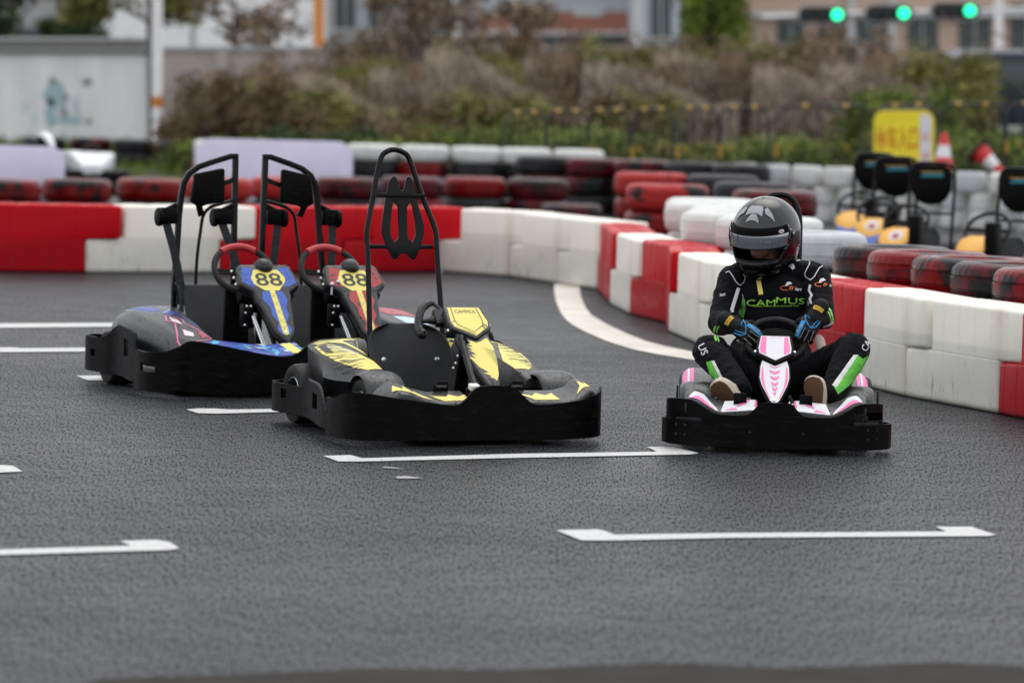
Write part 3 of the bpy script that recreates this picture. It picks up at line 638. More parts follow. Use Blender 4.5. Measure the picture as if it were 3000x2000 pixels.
# ---------------------------------------------------------------- pink kart
def pink_kart():
    K=empty('racing_kart',(1.043,16.72,0),R(-2.5))
    tag(K,'small kart with white and pink nose panel carrying the driver','kart')
    m=MB(); L=[(-.40,.36,.023,.115),(-.435,.345,.023,.116),(-.452,.30,.023,.118),(-.447,.22,.023,.120),(-.42,.13,.023,.124),(-.35,.07,.023,.122),(-.22,.023,.026,.115),(-.10,.008,.023,.11)]
    strip(m,L+[(0,0,.023,.108)]+mir(L),10,6); lowb=m.build('front_bumper','black',K,solid=.010)
    m=MB(); U=[(-.37,.345,.11,.187),(-.40,.345,.11,.188),(-.425,.315,.11,.190),(-.428,.26,.115,.192),(-.41,.19,.115,.200),(-.37,.13,.115,.203),(-.33,.095,.11,.200),(-.28,.07,.11,.172),(-.24,.055,.10,.153),(-.18,.04,.10,.149),(-.115,.03,.09,.152),(-.085,.024,.09,.178),(-.062,.02,.09,.200)]
    Rr=[(-x,y,a,b) for x,y,a,b in U][::-1]
    U2=[(x-.008,y,a,b) for x,y,a,b in U]; R2=[(x-.012,y,a,b) for x,y,a,b in Rr]
    strip(m,U2+[(-.015,.018,.09,.205)]+R2,10,5,[(.30,.42,.0,.27,.13,.165)]); m.build('bumper_upper','black',K,solid=.010)
    for s in (-1,1):
        q=MB(); q.sq([(s*.40,.11,.12),(s*.30,.075,.122)],.012,.02,up=(0,0,1)); q.build('bumper_rib','charcoal',K,bevel=.002)
        q=MB(); q.box((s*.40,.30,.215),(.008,.023,.055)); q.build('bumper_pin','charcoal',K,bevel=.002)
        q=MB(); q.box((s*.345,.12,.142),(.022,.02,.018)); q.build('bumper_clip','charcoal',K,bevel=.002)
    bolts([(x*s-.005,y-.0045,z) for s in(-1,1) for x,y,z in ((.395,.098,.102),(.36,.07,.102),(.395,.098,.065),(.36,.07,.065),(.105,.003,.085))],.006,K,'bumper_bolt',mat='charcoal')
    q=MB(); q.box((0,.65,.05),(.5,1.0,.012)); q.build('floor_tray','black',K)
    q=MB()
    for s in (-1,1): q.tube([(s*.15,.1,.07),(s*.18,.5,.07),(s*.2,1.15,.08)],.013,8)
    q.tube([(-.33,.45,.10),(.33,.45,.10)],.012,8); q.tube([(-.35,1.02,.12),(.35,1.02,.12)],.015,8); q.tube([(-.3,1.2,.12),(.3,1.2,.12)],.013,8); q.build('chassis_frame','tubing',K)
    for x in (-.325,.325): kart_wheel((x,.47,.112),.112,.11,K); fender((x*.985,.47,.116),.130,.14,25,150,K,'wet_grey')
    for x in (-.32,.33): kart_wheel((x,1.02,.125),.125,.15,K)
    for s in (-1,1):
        q=MB(); rings=[]
        for y,w,zt in ((.62,.05,.18),(.70,.065,.225),(.85,.075,.255),(1.0,.078,.272),(1.12,.07,.265),(1.18,.05,.23)):
            cx=s*.315; rings.append([(cx-w,y,.15),(cx-w,y,zt-.035),(cx-w*.7,y,zt-.008),(cx,y,zt),(cx+w*.7,y,zt-.008),(cx+w,y,zt-.035),(cx+w,y,.15)])
        q.loft(rings); pod=q.build('side_pod','wet_black',K,sub=2); bv=bvh_of(pod); cx=s*.315
        decal('pod_sticker',[(P([(cx+s*.02,.66),(cx+s*.062,.66),(cx+s*.072,1.1),(cx+s*.02,1.1)]),0)],frame((0,0,.5),(1,0,0),(0,1,0)),bv,'stk_pink',pod,.001,.2)
        decal('pod_sticker_white',[(P([(cx+s*.036,.66),(cx+s*.044,.66),(cx+s*.048,1.1),(cx+s*.038,1.1)]),0)],frame((0,0,.5),(1,0,0),(0,1,0)),bv,'stk_white',pod,.002,.2)
    for s in (-1,1):
        X=lambda L:[(x*s-.01,y) for x,y in L]
        xs=[(-.36,.19,.11,.22),(-.335,.205,.10,.24),(-.305,.200,.08,.24),(-.26,.175,.07,.22),(-.215,.160,.06,.21),(-.15,.165,.05,.21),(-.12,.172,.05,.21),(-.07,.170,.05,.2)]
        xs=[(x*-s*-1 if s>0 else x,z,a,b) for x,z,a,b in xs]; xs=[(-abs(x)*(-s)-.01,z,a,b) for x,z,a,b in xs]
        if s>0: xs=xs[::-1]
        f=tray(xs,K); bv=bvh_of(f); fr=frame((0,0,.5),(1,0,0),(0,1,0))
        W=[P(X([(.345,.13),(.32,.19),(.285,.19),(.225,.065),(.255,.075),(.30,.09)])),P(X([(.215,.065),(.20,.18),(.06,.17),(.06,.06),(.12,.052)]))]
        decal('fairing_sticker',[(t,0) for t in W],fr,bv,'stk_white',f,.001,.3)
        Q=[P(X([(.34,.115),(.31,.14),(.24,.07),(.30,.09)])),P(X([(.20,.07),(.16,.09),(.15,.062)])),P(X([(.155,.10),(.14,.17),(.10,.17),(.12,.11)])),P(X([(.08,.17),(.06,.17),(.06,.07),(.085,.09)]))]
        decal('fairing_stripes',[(t,0) for t in Q],fr,bv,'stk_pink',f,.0018,.3)
        bolts([(s*.125-.01,.10,.176)],.007,f,'bolt',(0,-.3,1))
    # nose
    up=(0,.80,.60); F=panel_frame((-.012,.355,.398),up)
    q=MB(); A=[(-.064,.080),(.060,.080),(.068,.06),(.074,-.02),(.070,-.040),(.0,-.092),(-.074,-.040),(-.078,-.02),(-.072,.06)]
    q.prism(A,-.035,0,F); nose=q.build('nose_shield','dark',K,bevel=.006,seg=2)
    fr=frame(F@Vector((0,0,0)),(1,0,0),up)
    decal('nose_sticker',[(P([(-.058,.075),(.055,.075),(.064,.0),(.062,-.028),(.0,-.074),(-.064,-.030),(-.068,0)]),0)],fr,None,'stk_white',nose,.0008)
    decal('nose_stripes',[(P([(-.054,.070),(-.036,.070),(-.038,.0),(-.038,-.040),(-.060,-.026),(-.063,0)]),0),(P([(.036,.070),(.050,.070),(.058,0),(.056,-.024),(.034,-.040),(.034,0)]),0),(band([(-.02,.067),(.03,.067)],.0015),0)],fr,None,'stk_pink',nose,.0016)
    F2=panel_frame((-.014,.215,.283),up); q=MB()
    q.loft([[tuple(F2@Vector(p)) for p in [(-w,s,-.03),(-w,s,-.01),(-w+.006,s,-.004),(w-.006,s,-.004),(w,s,-.01),(w,s,-.03)]] for s,w in ((.125,.055),(.09,.062),(.02,.066),(-.03,.056),(-.08,.040),(-.125,.024),(-.15,.012))])
    lo=q.build('nose_panel','dark',K,bevel=.004); fr2=frame(F2@Vector((0,0,-.004)),(1,0,0),up)
    decal('nose_sticker',[(P([(-.050,.118),(-.03,.105),(0,.085),(.03,.105),(.048,.118),(.056,.08),(.058,.015),(.05,-.03),(.034,-.08),(.018,-.125),(.0,-.148),(-.018,-.125),(-.034,-.08),(-.052,-.03),(-.06,.015),(-.057,.08)]),0)],fr2,None,'stk_white',lo,.0008)
    Q=[P([(-.052,.07),(-.046,.085),(-.044,.01),(-.036,-.05),(-.016,-.118),(-.022,-.112),(-.048,-.03),(-.055,.012)]),P([(.051,.07),(.045,.085),(.043,.01),(.035,-.05),(.014,-.118),(.020,-.112),(.046,-.03),(.053,.012)])]
    for i,(s0,w) in enumerate(((.078,.024),(.052,.022),(.016,.018),(-.020,.015),(-.050,.011),(-.076,.007))):
        h=.018 if i else .006
        Q.append(P([(-w,s0+.010),(0,s0-.002),(w,s0+.010),(w*.85,s0+.010-h),(0,s0-.002-h),(-w*.85,s0+.010-h)]))
    decal('nose_stripes',[(t,0) for t in Q],fr2,None,'stk_pink',lo,.0016)
    bolts([tuple(F2@Vector((-.003,-.125,.001)))],.006,lo,'bolt',(0,-.6,.8)); bolts([tuple(F@Vector((-.080,-.005,-.015))),tuple(F@Vector((.077,-.002,-.015)))],.006,nose,'bolt',(0,-.6,.8))
    # steering wheel
    wc=Vector((-.008,.575,.418)); Wm=panel_frame(wc,(0,.50,.865)); rw=.104
    q=MB(); q.tube([tuple(Wm@Vector((rw*1.15*math.sin(a),rw*math.cos(a)*.9,0))) for a in [2*math.pi*i/40 for i in range(40)]],.0125,12,True); sw=q.build('steering_wheel','rubber',K)
    q=MB(); q.prism(ell(0,0,rw*.98,rw*.55,20),-.006,.004,Wm@Matrix.Translation((0,.0,-.006))); q.build('wheel_centre','dark',sw,bevel=.003)
    q=MB(); q.tube([tuple(wc),(-.01,.40,.33),(-.01,.2,.12)],.012,8); q.tube([(.05,.42,.2),(.10,.2,.12)],.008,8); q.build('steering_column','tubing',K)
    for x in (-.150,.110):
        q=MB(); q.prism([(-.026,0),(.026,0),(.026,.060),(.022,.066),(-.024,.066),(-.026,.062)],0,.010,Matrix.Translation((x,.13,.165))@XZ); pe=q.build('pedal','black',K,bevel=.003); q=MB(); q.tube([(x,.145,.19),(x,.16,.06)],.006,8); q.build('pedal_arm','tubing',pe)
    bolts([(.045,.15,.195),(.058,.15,.188),(.05,.14,.18)],.005,K)
    seat(-.02,.36,.98,.13,1.18,.42,K,.5,.07)
    q=MB(); H=[(.085,1.16,.12),(.085,1.20,.5),(.088,1.27,.80),(.084,1.29,.90),(.065,1.30,.955),(.035,1.30,.983),(.0,1.30,.990)]
    c=.005; q.tube([(c-x,y,z) for x,y,z in H]+[(c+x,y,z) for x,y,z in H[:-1][::-1]],.0135,10,smooth=4); q.build('roll_hoop','tubing',K)
    return K
# ================================================================ driver (same local frame as the pink kart)
b=NB('suit'); v=b.obj(); wr=b.noise(b.obj((1,1,1)),26,4,.6,dist=1.2)
b.set(Base_Color=b.mix(b.noise(v,9,3),(.0016,.0017,.0026),(.0042,.0045,.0075)),Roughness=.82,Sheen_Weight=.03,Sheen_Roughness=.5,Specular_IOR_Level=.10,Normal=b.bump(b.noise(v,700,2),.3,.0006,b.bump(wr,.35,.006))); reg(b,'suit')
simple('glove',(.004,.004,.005),.7,0,.25,.2,.4,80)
simple('skin',(.22,.11,.08),.5,0,.4,.1)
simple('padding',(.006,.006,.007),.9,0,.1)
simple('shirt',(.55,.47,.40),.85,0,.2,.1,.3,30)
simple('sole',(.12,.062,.035),.8,0,.2,.25,.4,60)
b=NB('helmet_shell'); v=b.obj(); d=b.vor(v,110); sel=b.math('GREATER_THAN',b.noise(v,30,2),.48); dr=b.math('MULTIPLY',b.math('MULTIPLY',b.ramp(d,[(0,1.),(.16,.8),(.25,0.)]),sel),b.new_up())
b.set(Base_Color=(.002,.0021,.0026),Roughness=.20,Specular_IOR_Level=.5,Coat_Weight=.35,Coat_Roughness=.16,Normal=b.bump(dr,.7,.0012)); reg(b,'helmet_shell')
b=NB('visor_glass'); b.set(Base_Color=(.40,.42,.46),Roughness=.06,Coat_Weight=.5,Coat_Roughness=.02,Alpha=.92,Metallic=.9); reg(b,'visor_glass')
simple('vent_sky_sheen',(.34,.35,.37),.25,0,.6,.25,0,60)  # sky reflected on the helmet vents, put into the colour as light grey
def wrinkle(o,amp,fs,aniso=None,seed=0):
    me=o.data; me.update()
    nr=[v.normal.copy() for v in me.vertices]
    for v,n in zip(me.vertices,nr):
        p=v.co+Vector((seed,0,0))
        a=noise.noise(p*fs); c=noise.noise(p*fs*2.3+Vector((9,3,1))); e=abs(noise.noise(Vector((p.x*fs*.8,p.y*fs*.8,p.z*fs*1.7))+Vector((4,a*.8,c))))
        v.co+=n*(amp*(a*.5+c*.35-(.5-e)*.7*.6))
    me.update()
def unite(mb,name,mat,voxel,smooth,parent):
    me=bpy.data.meshes.new(name); me.from_pydata(mb.v,[],mb.f); o=bpy.data.objects.new(name,me); COL.objects.link(o)
    import bmesh
    bm=bmesh.new(); bm.from_mesh(me); bmesh.ops.remove_doubles(bm,verts=bm.verts,dist=1e-7); bmesh.ops.recalc_face_normals(bm,faces=bm.faces); bm.to_mesh(me); bm.free()
    md=o.modifiers.new('r','REMESH'); md.mode='VOXEL'; md.voxel_size=voxel; md.use_smooth_shade=True
    md=o.modifiers.new('s','SMOOTH'); md.iterations=smooth; md.factor=.5
    bake(o); o.data.materials.clear(); o.data.materials.append(MATS[mat]); o.data.polygons.foreach_set('use_smooth',[True]*len(o.data.polygons)); o.parent=parent
    return o
def cs(X,Y):
    u=2060+X/3.733; v=780+Y/3.733; x=(u-2277)/727; return (x,.556-(v-887)/727+.026*x)
def cl(X,Y):
    u=2060+X/3.733; v=780+Y/3.733; x=(u-2277)/740; return (x,.4275-(v-991.6)/740+.026*x)
def c3l(X,Y): return cl((1900+X/1.961-2060)*3.733,(540+Y/1.961-780)*3.733)
def glove(W,f,n,sgn,parent,label):
    W=Vector(W); f=Vector(f).normalized(); n=Vector(n); n=(n-f*n.dot(f)).normalized(); a=f.cross(n)*sgn
    m=MB(); kn=[]
    for i in range(4):
        k=W+f*(.082-.004*abs(i-1))+a*(.030-.0195*i)+n*(.004-.003*abs(i-1.2)); kn.append(k)
        m.capsule(W+a*(.018-.012*i),k,.017,.0125,12,5)
    m.capsule(W-f*.05,W+f*.01,.036,.030,16,6); m.capsule(W+a*.012+f*.02-n*.006,kn[0]-f*.02-n*.01,.018,.014,12,5); m.capsule(W-a*.014+f*.02-n*.006,kn[3]-f*.02-n*.01,.017,.013,12,5)
    ln=[(.038,.024,.020),(.042,.027,.021),(.038,.025,.020),(.030,.020,.017)]
    tips=[]
    for i in range(4):
        p=kn[i]; r=[.0102,.0096,.0088,.0080]
        for j,(th) in enumerate((28+3*i,88,142)):
            t=R(th); d=(f*math.cos(t)-n*math.sin(t)-a*.05*(i-1.5)).normalized(); q=p+d*ln[i][j]; m.capsule(p,q,r[j],r[j+1],12,5); p=q
        tips.append(p)
    t0=W+f*.022+a*.030-n*.006; t1=t0+(f*.6+a*.65-n*.45).normalized()*.036; t2=t1+(f*.65+a*.05-n*.75).normalized()*.030; t3=t2+(f*.35-a*.25-n*.9).normalized()*.022
    m.capsule(W+f*.012+a*.012,t0,.018,.0155,12,5); m.capsule(t0,t1,.0145,.0120,12,5); m.capsule(t1,t2,.0115,.0105,12,5); m.capsule(t2,t3,.0102,.0090,12,5)
    o=unite(m,'glove','glove',.0024,4,parent); wrinkle(o,.0012,90)
    bv=bvh_of(o); fr=(W,a*1.0,f,n) if True else None
    # decal frame needs right-handed x,y,z ; local coords: x across (towards thumb), y along the fingers
    def D(nm,items,mt,off): decal(nm,[(t,0) for t in items],(W,a,f,n),bv,mt,o,off,.1,.25)
    D('glove_panel',[P([(.022,.045),(.038,.05),(.037,.095),(.032,.118),(.020,.120),(.019,.09)],.01)],'glove_blue',.0010)
    D('glove_piping',[band([(-.03,.02),(-.026,.05),(-.01,.066),(.010,.055),(.030,.035),(.038,.015)],.004,.008),band([(-.010,.066),(-.014,.04),(-.02,.02)],.0035,.008),band([(.01,.03),(.025,.022),(.034,.03)],.003,.008)],'glove_blue',.0014)
    D('glove_seams',[band([(.010,.075),(.012,.118)],.0022,.008),band([(-.009,.078),(-.008,.118)],.0022,.008),band([(-.027,.07),(-.030,.105)],.0022,.008),band([(.040,.03),(.042,.07),(.038,.10)],.0022,.008)],'stk_grey',.0012)
    D('glove_lettering',[shift(text_tris('RACING',.006,.01,.034),.029,.085,R(90))],'stk_white',.0018)
    D('glove_tab',[P([(-.022,-.030),(.022,-.030),(.020,-.012),(-.020,-.012)],.008)],'glove_gold',.0014)
    D('glove_tab_marks',[band([(-.018+.006*i,-.026),(-.015+.006*i,-.018)],.0015,.01) for i in range(6)],'stk_black',.002)
    return o
def shoe(c,toe,nrm,parent,L=.235):
    c=Vector(c); t=Vector(toe).normalized(); s=Vector(nrm); s=(s-t*s.dot(t)).normalized(); z=-s; x=t.cross(z)
    M=Matrix(((x.x,t.x,z.x,c.x),(x.y,t.y,z.y,c.y),(x.z,t.z,z.z,c.z),(0,0,0,1)))
    base=[(0,-.5),(.13,-.48),(.17,-.40),(.165,-.22),(.145,-.05),(.165,.12),(.20,.27),(.185,.39),(.12,.475),(0,.5),(-.12,.47),(-.175,.38),(-.185,.26),(-.16,.1),(-.145,-.05),(-.16,-.22),(-.165,-.40),(-.13,-.48)]
    rg=lambda k,y0,y1,h:[tuple(M@Vector((px*L*k,(y0+(py+.5)*(y1-y0))*L,h))) for px,py in base]
    m=MB(); m.loft([rg(1.03,-.51,.51,-.004),rg(1.05,-.52,.52,.006),rg(1.03,-.51,.51,.018)]); o=m.build('shoe','cream',parent,sub=1)
    u=MB(); u.loft([rg(1.0,-.50,.50,.016),rg(1.0,-.50,.49,.032),rg(.93,-.50,.40,.050),rg(.80,-.50,.22,.068),rg(.72,-.50,.08,.085),rg(.66,-.49,.02,.10),rg(.58,-.46,-.02,.10)]); u.build('shoe_upper','cream',o,sub=1)
    q=MB(); q.loft([rg(.96,-.48,.485,-.0065),rg(.99,-.495,.495,-.003)]); q.build('shoe_sole','sole',o,bevel=.001)
    q=MB()
    for i in range(4): y=.12-.055*i; q.tube([tuple(M@Vector((-.024,y*L*1.2,.058+.006*i))),tuple(M@Vector((0,y*L*1.2+.006,.066+.006*i))),tuple(M@Vector((.024,y*L*1.2,.058+.006*i)))],.0028,6,smooth=3)
    q.build('shoe_lace','suit_white',o)
    return o
def driver(K):
    base=Vector((0,.95,.12))
    Pn=empty('person',K.location+Matrix.Rotation(K.rotation_euler.z,3,'Z')@base,K.rotation_euler.z)
    tag(Pn,'driver in black race suit with green lettering and glossy black helmet, hands on the wheel','person')
    first=set(COL.objects)
    m=MB(); bl=lambda c,r:m.ball(c,r,24); cp=lambda a,b,ra,rb:m.capsule(a,b,ra,rb,20,8)
    bl((0,.96,.21),(.155,.125,.12)); bl((-.008,.985,.34),(.140,.110,.13)); bl((-.014,.965,.47),(.158,.125,.13)); bl((-.014,.965,.575),(.172,.118,.105))
    bl((-.178,.965,.635),(.066,.068,.066)); bl((.152,.965,.655),(.066,.068,.066)); cp((-.155,.98,.655),(.13,.98,.672),.058,.058); cp((-.03,.96,.66),(-.045,.935,.78),.070,.056)
    cp((-.095,.975,.69),(.06,.975,.70),.045,.045)
    bl((-.058,.94,.845),(.076,.092,.105)); bl((-.085,.852,.800),(.014,.020,.020)); bl((-.078,.87,.765),(.040,.032,.030)); bl((-.11,.862,.835),(.016,.012,.010)); bl((-.055,.858,.838),(.016,.012,.010))
    cp((-.188,.965,.635),(-.232,.815,.470),.064,.055); cp((-.232,.815,.470),(-.180,.615,.472),.056,.035)
    cp((.160,.965,.655),(.182,.805,.505),.064,.056); cp((.182,.805,.505),(.153,.615,.522),.056,.037)
    cp((-.085,.93,.20),(-.275,.60,.362),.092,.066); cp((-.275,.60,.362),(-.148,.36,.228),.070,.050)
    cp((.075,.93,.20),(.308,.57,.388),.092,.067); cp((.308,.57,.388),(.215,.37,.210),.072,.052)
    bl((-.250,.60,.385),(.05,.05,.04)); bl((.285,.575,.41),(.05,.05,.042))
    body=unite(m,'body','suit',.0055,5,Pn); body.data.materials.append(MATS['skin'])
    wrinkle(body,.0085,17); wrinkle(body,.003,48,seed=3)
    for p in body.data.polygons:
        c=p.center
        if c.z>.735 and (c-Vector((-.058,.94,.82))).length<.17: p.material_index=1
    bv=bvh_of(body); fr=(Vector((0,.3,0)),Vector((1,0,0)),Vector((0,0,1)),Vector((0,-1,0)))
    def D(nm,items,mt,off=.0015,fn=None): decal(nm,[(t,0) for t in items],fr,bv,mt,body,off,.15,1.3)
    C=lambda L:[cs(*p) for p in L]; LG=lambda L:[cl(*p) for p in L]
    px=lambda n:n/3.733/727
    D('chest_lettering',[shift(text_tris('CAM',.026,.008,.118),*cs(628,402),R(3)),shift(text_tris('MUS',.024,.008,.118),*cs(955,378),R(-2))],'stk_lime')
    D('chest_tagline',[shift(text_tris('SMART DRIVE WITH INFINITE FUN',.0065,.01,px(500)),*cs(800,438),R(2))],'stk_lime')
    D('chest_patch',[P(C([(568,155),(620,158),(650,305),(600,312)]),.01)],'stk_yellow')
    for cx,cy,s in ((985,230,1.),(1360,190,.85)):
        D('logo_lettering',[shift(text_tris('EV',.015*s,.006,.020*s,.25,.02),*cs(cx-20,cy+8),R(-8)),band([cs(cx-85+30*math.cos(t)*s*2,cy+6+24*math.sin(t)*s) for t in [x*.4 for x in range(3,14)]],.0022,.006)],'stk_orange')
        D('logo_flag',[P(C([(cx-95,cy-15),(cx-75,cy-55),(cx-40,cy-62),(cx-15,cy-38),(cx-45,cy-30),(cx-70,cy-20)]),.006),shift(text_tris('kart',.013*s,.006,.027*s,.25,.01),*cs(cx+57,cy+20),R(-6))],'stk_white')
    D('sleeve_lettering',[shift(text_tris('kart',.013,.006,.024,.25,.01),*cs(195,308),R(12))],'stk_white')
    D('arm_stripe',[band(C([(372,240),(345,330),(318,420),(300,480)]),px(40),.01),band(C([(308,480),(302,560),(325,600)]),px(38),.01)],'suit_white')
    D('arm_stripe',[band(C([(1172,200),(1160,260),(1188,310),(1170,350),(1188,420)]),px(26),.01)],'suit_white')
    D('side_panel',[P(C([(425,330),(448,400),(458,470),(440,580),(390,560),(385,500),(410,430)]),.01)],'suit_green')
    D('side_piping',[band(C([(415,310),(445,380),(455,440),(448,480)]),px(10),.01),band(C([(1150,380),(1155,440)]),px(9),.01)],'stk_grey')
    D('shoulder_piping',[band(C([(419,-12),(392,25),(418,80),(442,128),(425,180),(385,215),(340,175),(300,105),(262,58),(225,72)]),px(10),.006),band(C([(1009,-59),(1069,-65),(1109,-92),(1156,-72),(1166,-32),(1135,30),(1112,81),(1122,115),(1176,151),(1216,115),(1269,21),(1330,-15),(1358,10)]),px(10),.006)],'suit_white',.0035)
    D('neck_patch',[P(C([(950,-10),(985,-25),(1000,20),(975,40),(945,15)]),.006)],'stk_white')
    D('cuff_band',[band(C([(185,590),(205,580),(230,582)]),px(12),.006),band(C([(290,592),(215,605),(155,650),(142,700),(150,750),(165,790)]),px(15),.006),band(C([(130,640),(112,680),(115,730),(135,780)]),px(22),.006)],'stk_green')
    D('cuff_band',[band(C([(1250,432),(1300,408),(1350,420),(1395,470),(1420,540),(1430,590)]),px(20),.006),band(C([(1290,432),(1340,445),(1385,510),(1410,610)]),px(14),.006)],'stk_green')
    D('elbow_patch',[band(C([(1320,652),(1370,640),(1440,605)]),px(28),.006)],'suit_white')
    D('shin_panel',[P(LG([(18,1050),(70,1032),(130,1150),(190,1262),(110,1275),(60,1185)]),.01)],'suit_green'); D('shin_panel',[P([c3l(*p) for p in [(1205,975),(1240,1000),(1284,975),(1270,1030),(1205,1115),(1092,1192),(1064,1145),(1150,1060)]],.01)],'suit_green')
    D('shin_stripe',[P(LG([(72,1030),(108,1030),(245,1275),(195,1262)]),.01),P([c3l(*p) for p in [(1182,975),(1209,975),(1084,1152),(1056,1140)]],.01)],'suit_white',.002)
    D('knee_lettering',[shift(text_tris('US',.030,.006,.042,0,.01),*cl(-22,915),R(-62))],'stk_white'); D('knee_lettering',[shift(text_tris('CA',.030,.006,.042,0,.01),*c3l(1258,925),R(58))],'stk_white')
    # shirt tail at the hip
    q=MB(); q.loft([[(.150,.86,.43),(.185,.87,.435),(.195,.90,.43),(.165,.92,.43)],[(.155,.80,.39),(.205,.82,.39),(.215,.87,.39),(.165,.90,.39)],[(.17,.78,.35),(.200,.80,.35),(.21,.86,.35),(.17,.90,.35)]]); q.build('shirt_tail','shirt',Pn,sub=2)
    q=MB(); q.ball((-.075,.835,.395),(.09,.03,.018),16); q.build('shirt_hem','shirt',Pn)
    cp2=None; glove((-.175,.598,.470),(.78,-.42,-.42),(-.25,-.85,.45),-1,Pn,'')
    glove((.150,.600,.518),(-.42,-.50,-.74),(.1,-.80,.55),-1 if False else 1,Pn,'')
    shoe((-.188,.265,.195),(-.62,-.25,.62),(-.35,-.9,-.15),Pn,.20); shoe((.150,.27,.190),(-.08,-.12,1),(-.30,-.93,-.12),Pn,.22)
    # ---- helmet
    HM=Matrix.Translation((-.054,.925,.846))@Matrix.Rotation(R(-27),4,'Z')@Matrix.Rotation(R(17),4,'X')@Matrix.Rotation(R(1),4,'Y')@Matrix.Scale(.935,4)
    tab=[(.152,.004,.004,.004),(.148,.035,.034,.036),(.136,.068,.066,.072),(.115,.096,.092,.102),(.085,.121,.116,.127),(.05,.137,.134,.145),(.01,.144,.147,.152),(-.03,.143,.156,.150),(-.07,.137,.166,.142),(-.105,.128,.170,.126),(-.14,.113,.163,.108),(-.168,.094,.145,.095),(-.180,.078,.125,.085)]
    def prof(z):
        for (z0,*a),(z1,*c) in zip(tab,tab[1:]):
            if z1<=z<=z0: t=(z0-z)/(z0-z1); return [p+(q-p)*t for p,q in zip(a,c)]
        return tab[-1][1:] if z<0 else tab[0][1:]
    def surf(z,lam,off=0.):
        w,f,bk=prof(z); cx=math.sin(lam); cy=math.cos(lam); e=2.25
        k=(abs(cx)**e+abs(cy)**e)**(-1/e); x=(w+off)*cx*k; y=-((f if cy>0 else bk)+off)*cy*k
        return Vector((x,y,z))
    zs=[.152,.150,.146,.140,.130,.118,.104,.090,.075,.060,.045,.034,.020,.005,-.01,-.025,-.04,-.055,-.068,-.078,-.09,-.105,-.12,-.135,-.15,-.162,-.172,-.180]
    NL=72; m=MB(); vs=[tuple(HM@surf(z,2*math.pi*i/NL-math.pi)) for z in zs for i in range(NL)]; fs=[]
    for j in range(len(zs)-1):
        zc=(zs[j]+zs[j+1])/2
        for i in range(NL):
            lam=2*math.pi*(i+.5)/NL-math.pi; lim=R(64)-max(0,(-.03-zc))*4.0
            if -.085-.0*abs(lam)<zc<.034 and abs(lam)<lim: continue
            fs.append((j*NL+i,j*NL+(i+1)%NL,(j+1)*NL+(i+1)%NL,(j+1)*NL+i))
    m.add(vs,fs); hel=m.build('helmet','helmet_shell',Pn,solid=.008,sub=1)
    # lining
    q=MB(); q.add([tuple(HM@(surf(z,2*math.pi*i/NL-math.pi,-.022)*1.0)) for z in zs for i in range(NL)],fs); q.build('helmet_lining','padding',hel,solid=.004)
    q=MB()   # eye-port gasket
    loop=[]
    for i in range(0,19): loop.append((.036,R(-64+128*i/18)))
    for z in (.0,-.03,-.055): loop.append((z,R(64)-max(0,-.03-z)*4))
    for i in range(0,19): loop.append((-.088,R(52-104*i/18)))
    for z in (-.055,-.03,.0): loop.append((z,-(R(64)-max(0,-.03-z)*4)))
    q.tube([tuple(HM@surf(z,l,.001)) for z,l in loop],.0045,8,True); q.build('port_gasket','rubber',hel)
    def visor(z0,z1,off,name,mat,nz=8,lamx=R(84),taper=0.):
        q=MB(); N=40; vs=[];
        for j in range(nz+1):
            z=z0+(z1-z0)*j/nz; lm=lamx-taper*(j/nz)
            for i in range(N+1): vs.append(tuple(HM@surf(z,-lm+2*lm*i/N,off)))
        fs=[(j*(N+1)+i,j*(N+1)+i+1,(j+1)*(N+1)+i+1,(j+1)*(N+1)+i) for j in range(nz) for i in range(N)]
        q.add(vs,fs); return q.build(name,mat,hel,solid=.0025)
    vz=visor(.058,-.028,.009,'visor','visor_glass',10,R(70),R(4)); visor(.058,.026,.0112,'visor_strip','black',5,R(68))
    q=MB(); q.tube([tuple(HM@surf(-.029,R(-66+132*i/30),.010)) for i in range(31)],.0022,6); q.tube([tuple(HM@surf(.059,R(-68+136*i/30),.010)) for i in range(31)],.002,6); q.build('visor_edge','charcoal',hel)
    for s in (-1,1):
        q=MB(); c=HM@surf(.015,s*R(74),.008); nrm=(HM.to_3x3()@Vector((s,-.15,0))).normalized(); T=Matrix.Translation(c)@nrm.to_track_quat('Z','Y').to_matrix().to_4x4()
        q.lathe([(0,.010),(.012,.009),(.018,.005),(.020,-.004)],16,T); q.tube([tuple(HM@surf(.03,s*R(70),.012)),tuple(HM@surf(.0,s*R(66),.014)),tuple(HM@surf(-.03,s*R(64),.013)),tuple(HM@surf(-.042,s*R(57),.012)),tuple(HM@surf(-.036,s*R(51),.011))],.004,6,smooth=3); q.build('visor_hinge','helmet_shell',hel)
        e=MB(); e.lathe([(0,.003),(.005,.0025),(.0055,0)],10,T@Matrix.Translation((0,0,.009))); e.build('hinge_screw','bolt',hel)
    hb=bvh_of(hel); x3=HM.to_3x3()
    def HD(nm,items,mt,off,lam=0.,el=0.,o=hel,bvx=None):
        d=Vector((math.sin(lam)*math.cos(el),-math.cos(lam)*math.cos(el),math.sin(el))); x=Vector((math.cos(lam),math.sin(lam),0)); z=d; y=z.cross(x)
        O=HM@Vector((0,0,0)); decal(nm,[(t,0) for t in items],(O+x3@d*.0,x3@x,x3@y,x3@z),hb if bvx is None else bvx,mt,o,off,.3,.3)
    HD('crown_vent',[P([(-.037,.046),(-.041,.018),(-.014,.030),(.014,.030),(.041,.018),(.038,.050),(.028,.068),(-.024,.068)],.008)],'vent_sky_sheen',.0028,0,R(38))
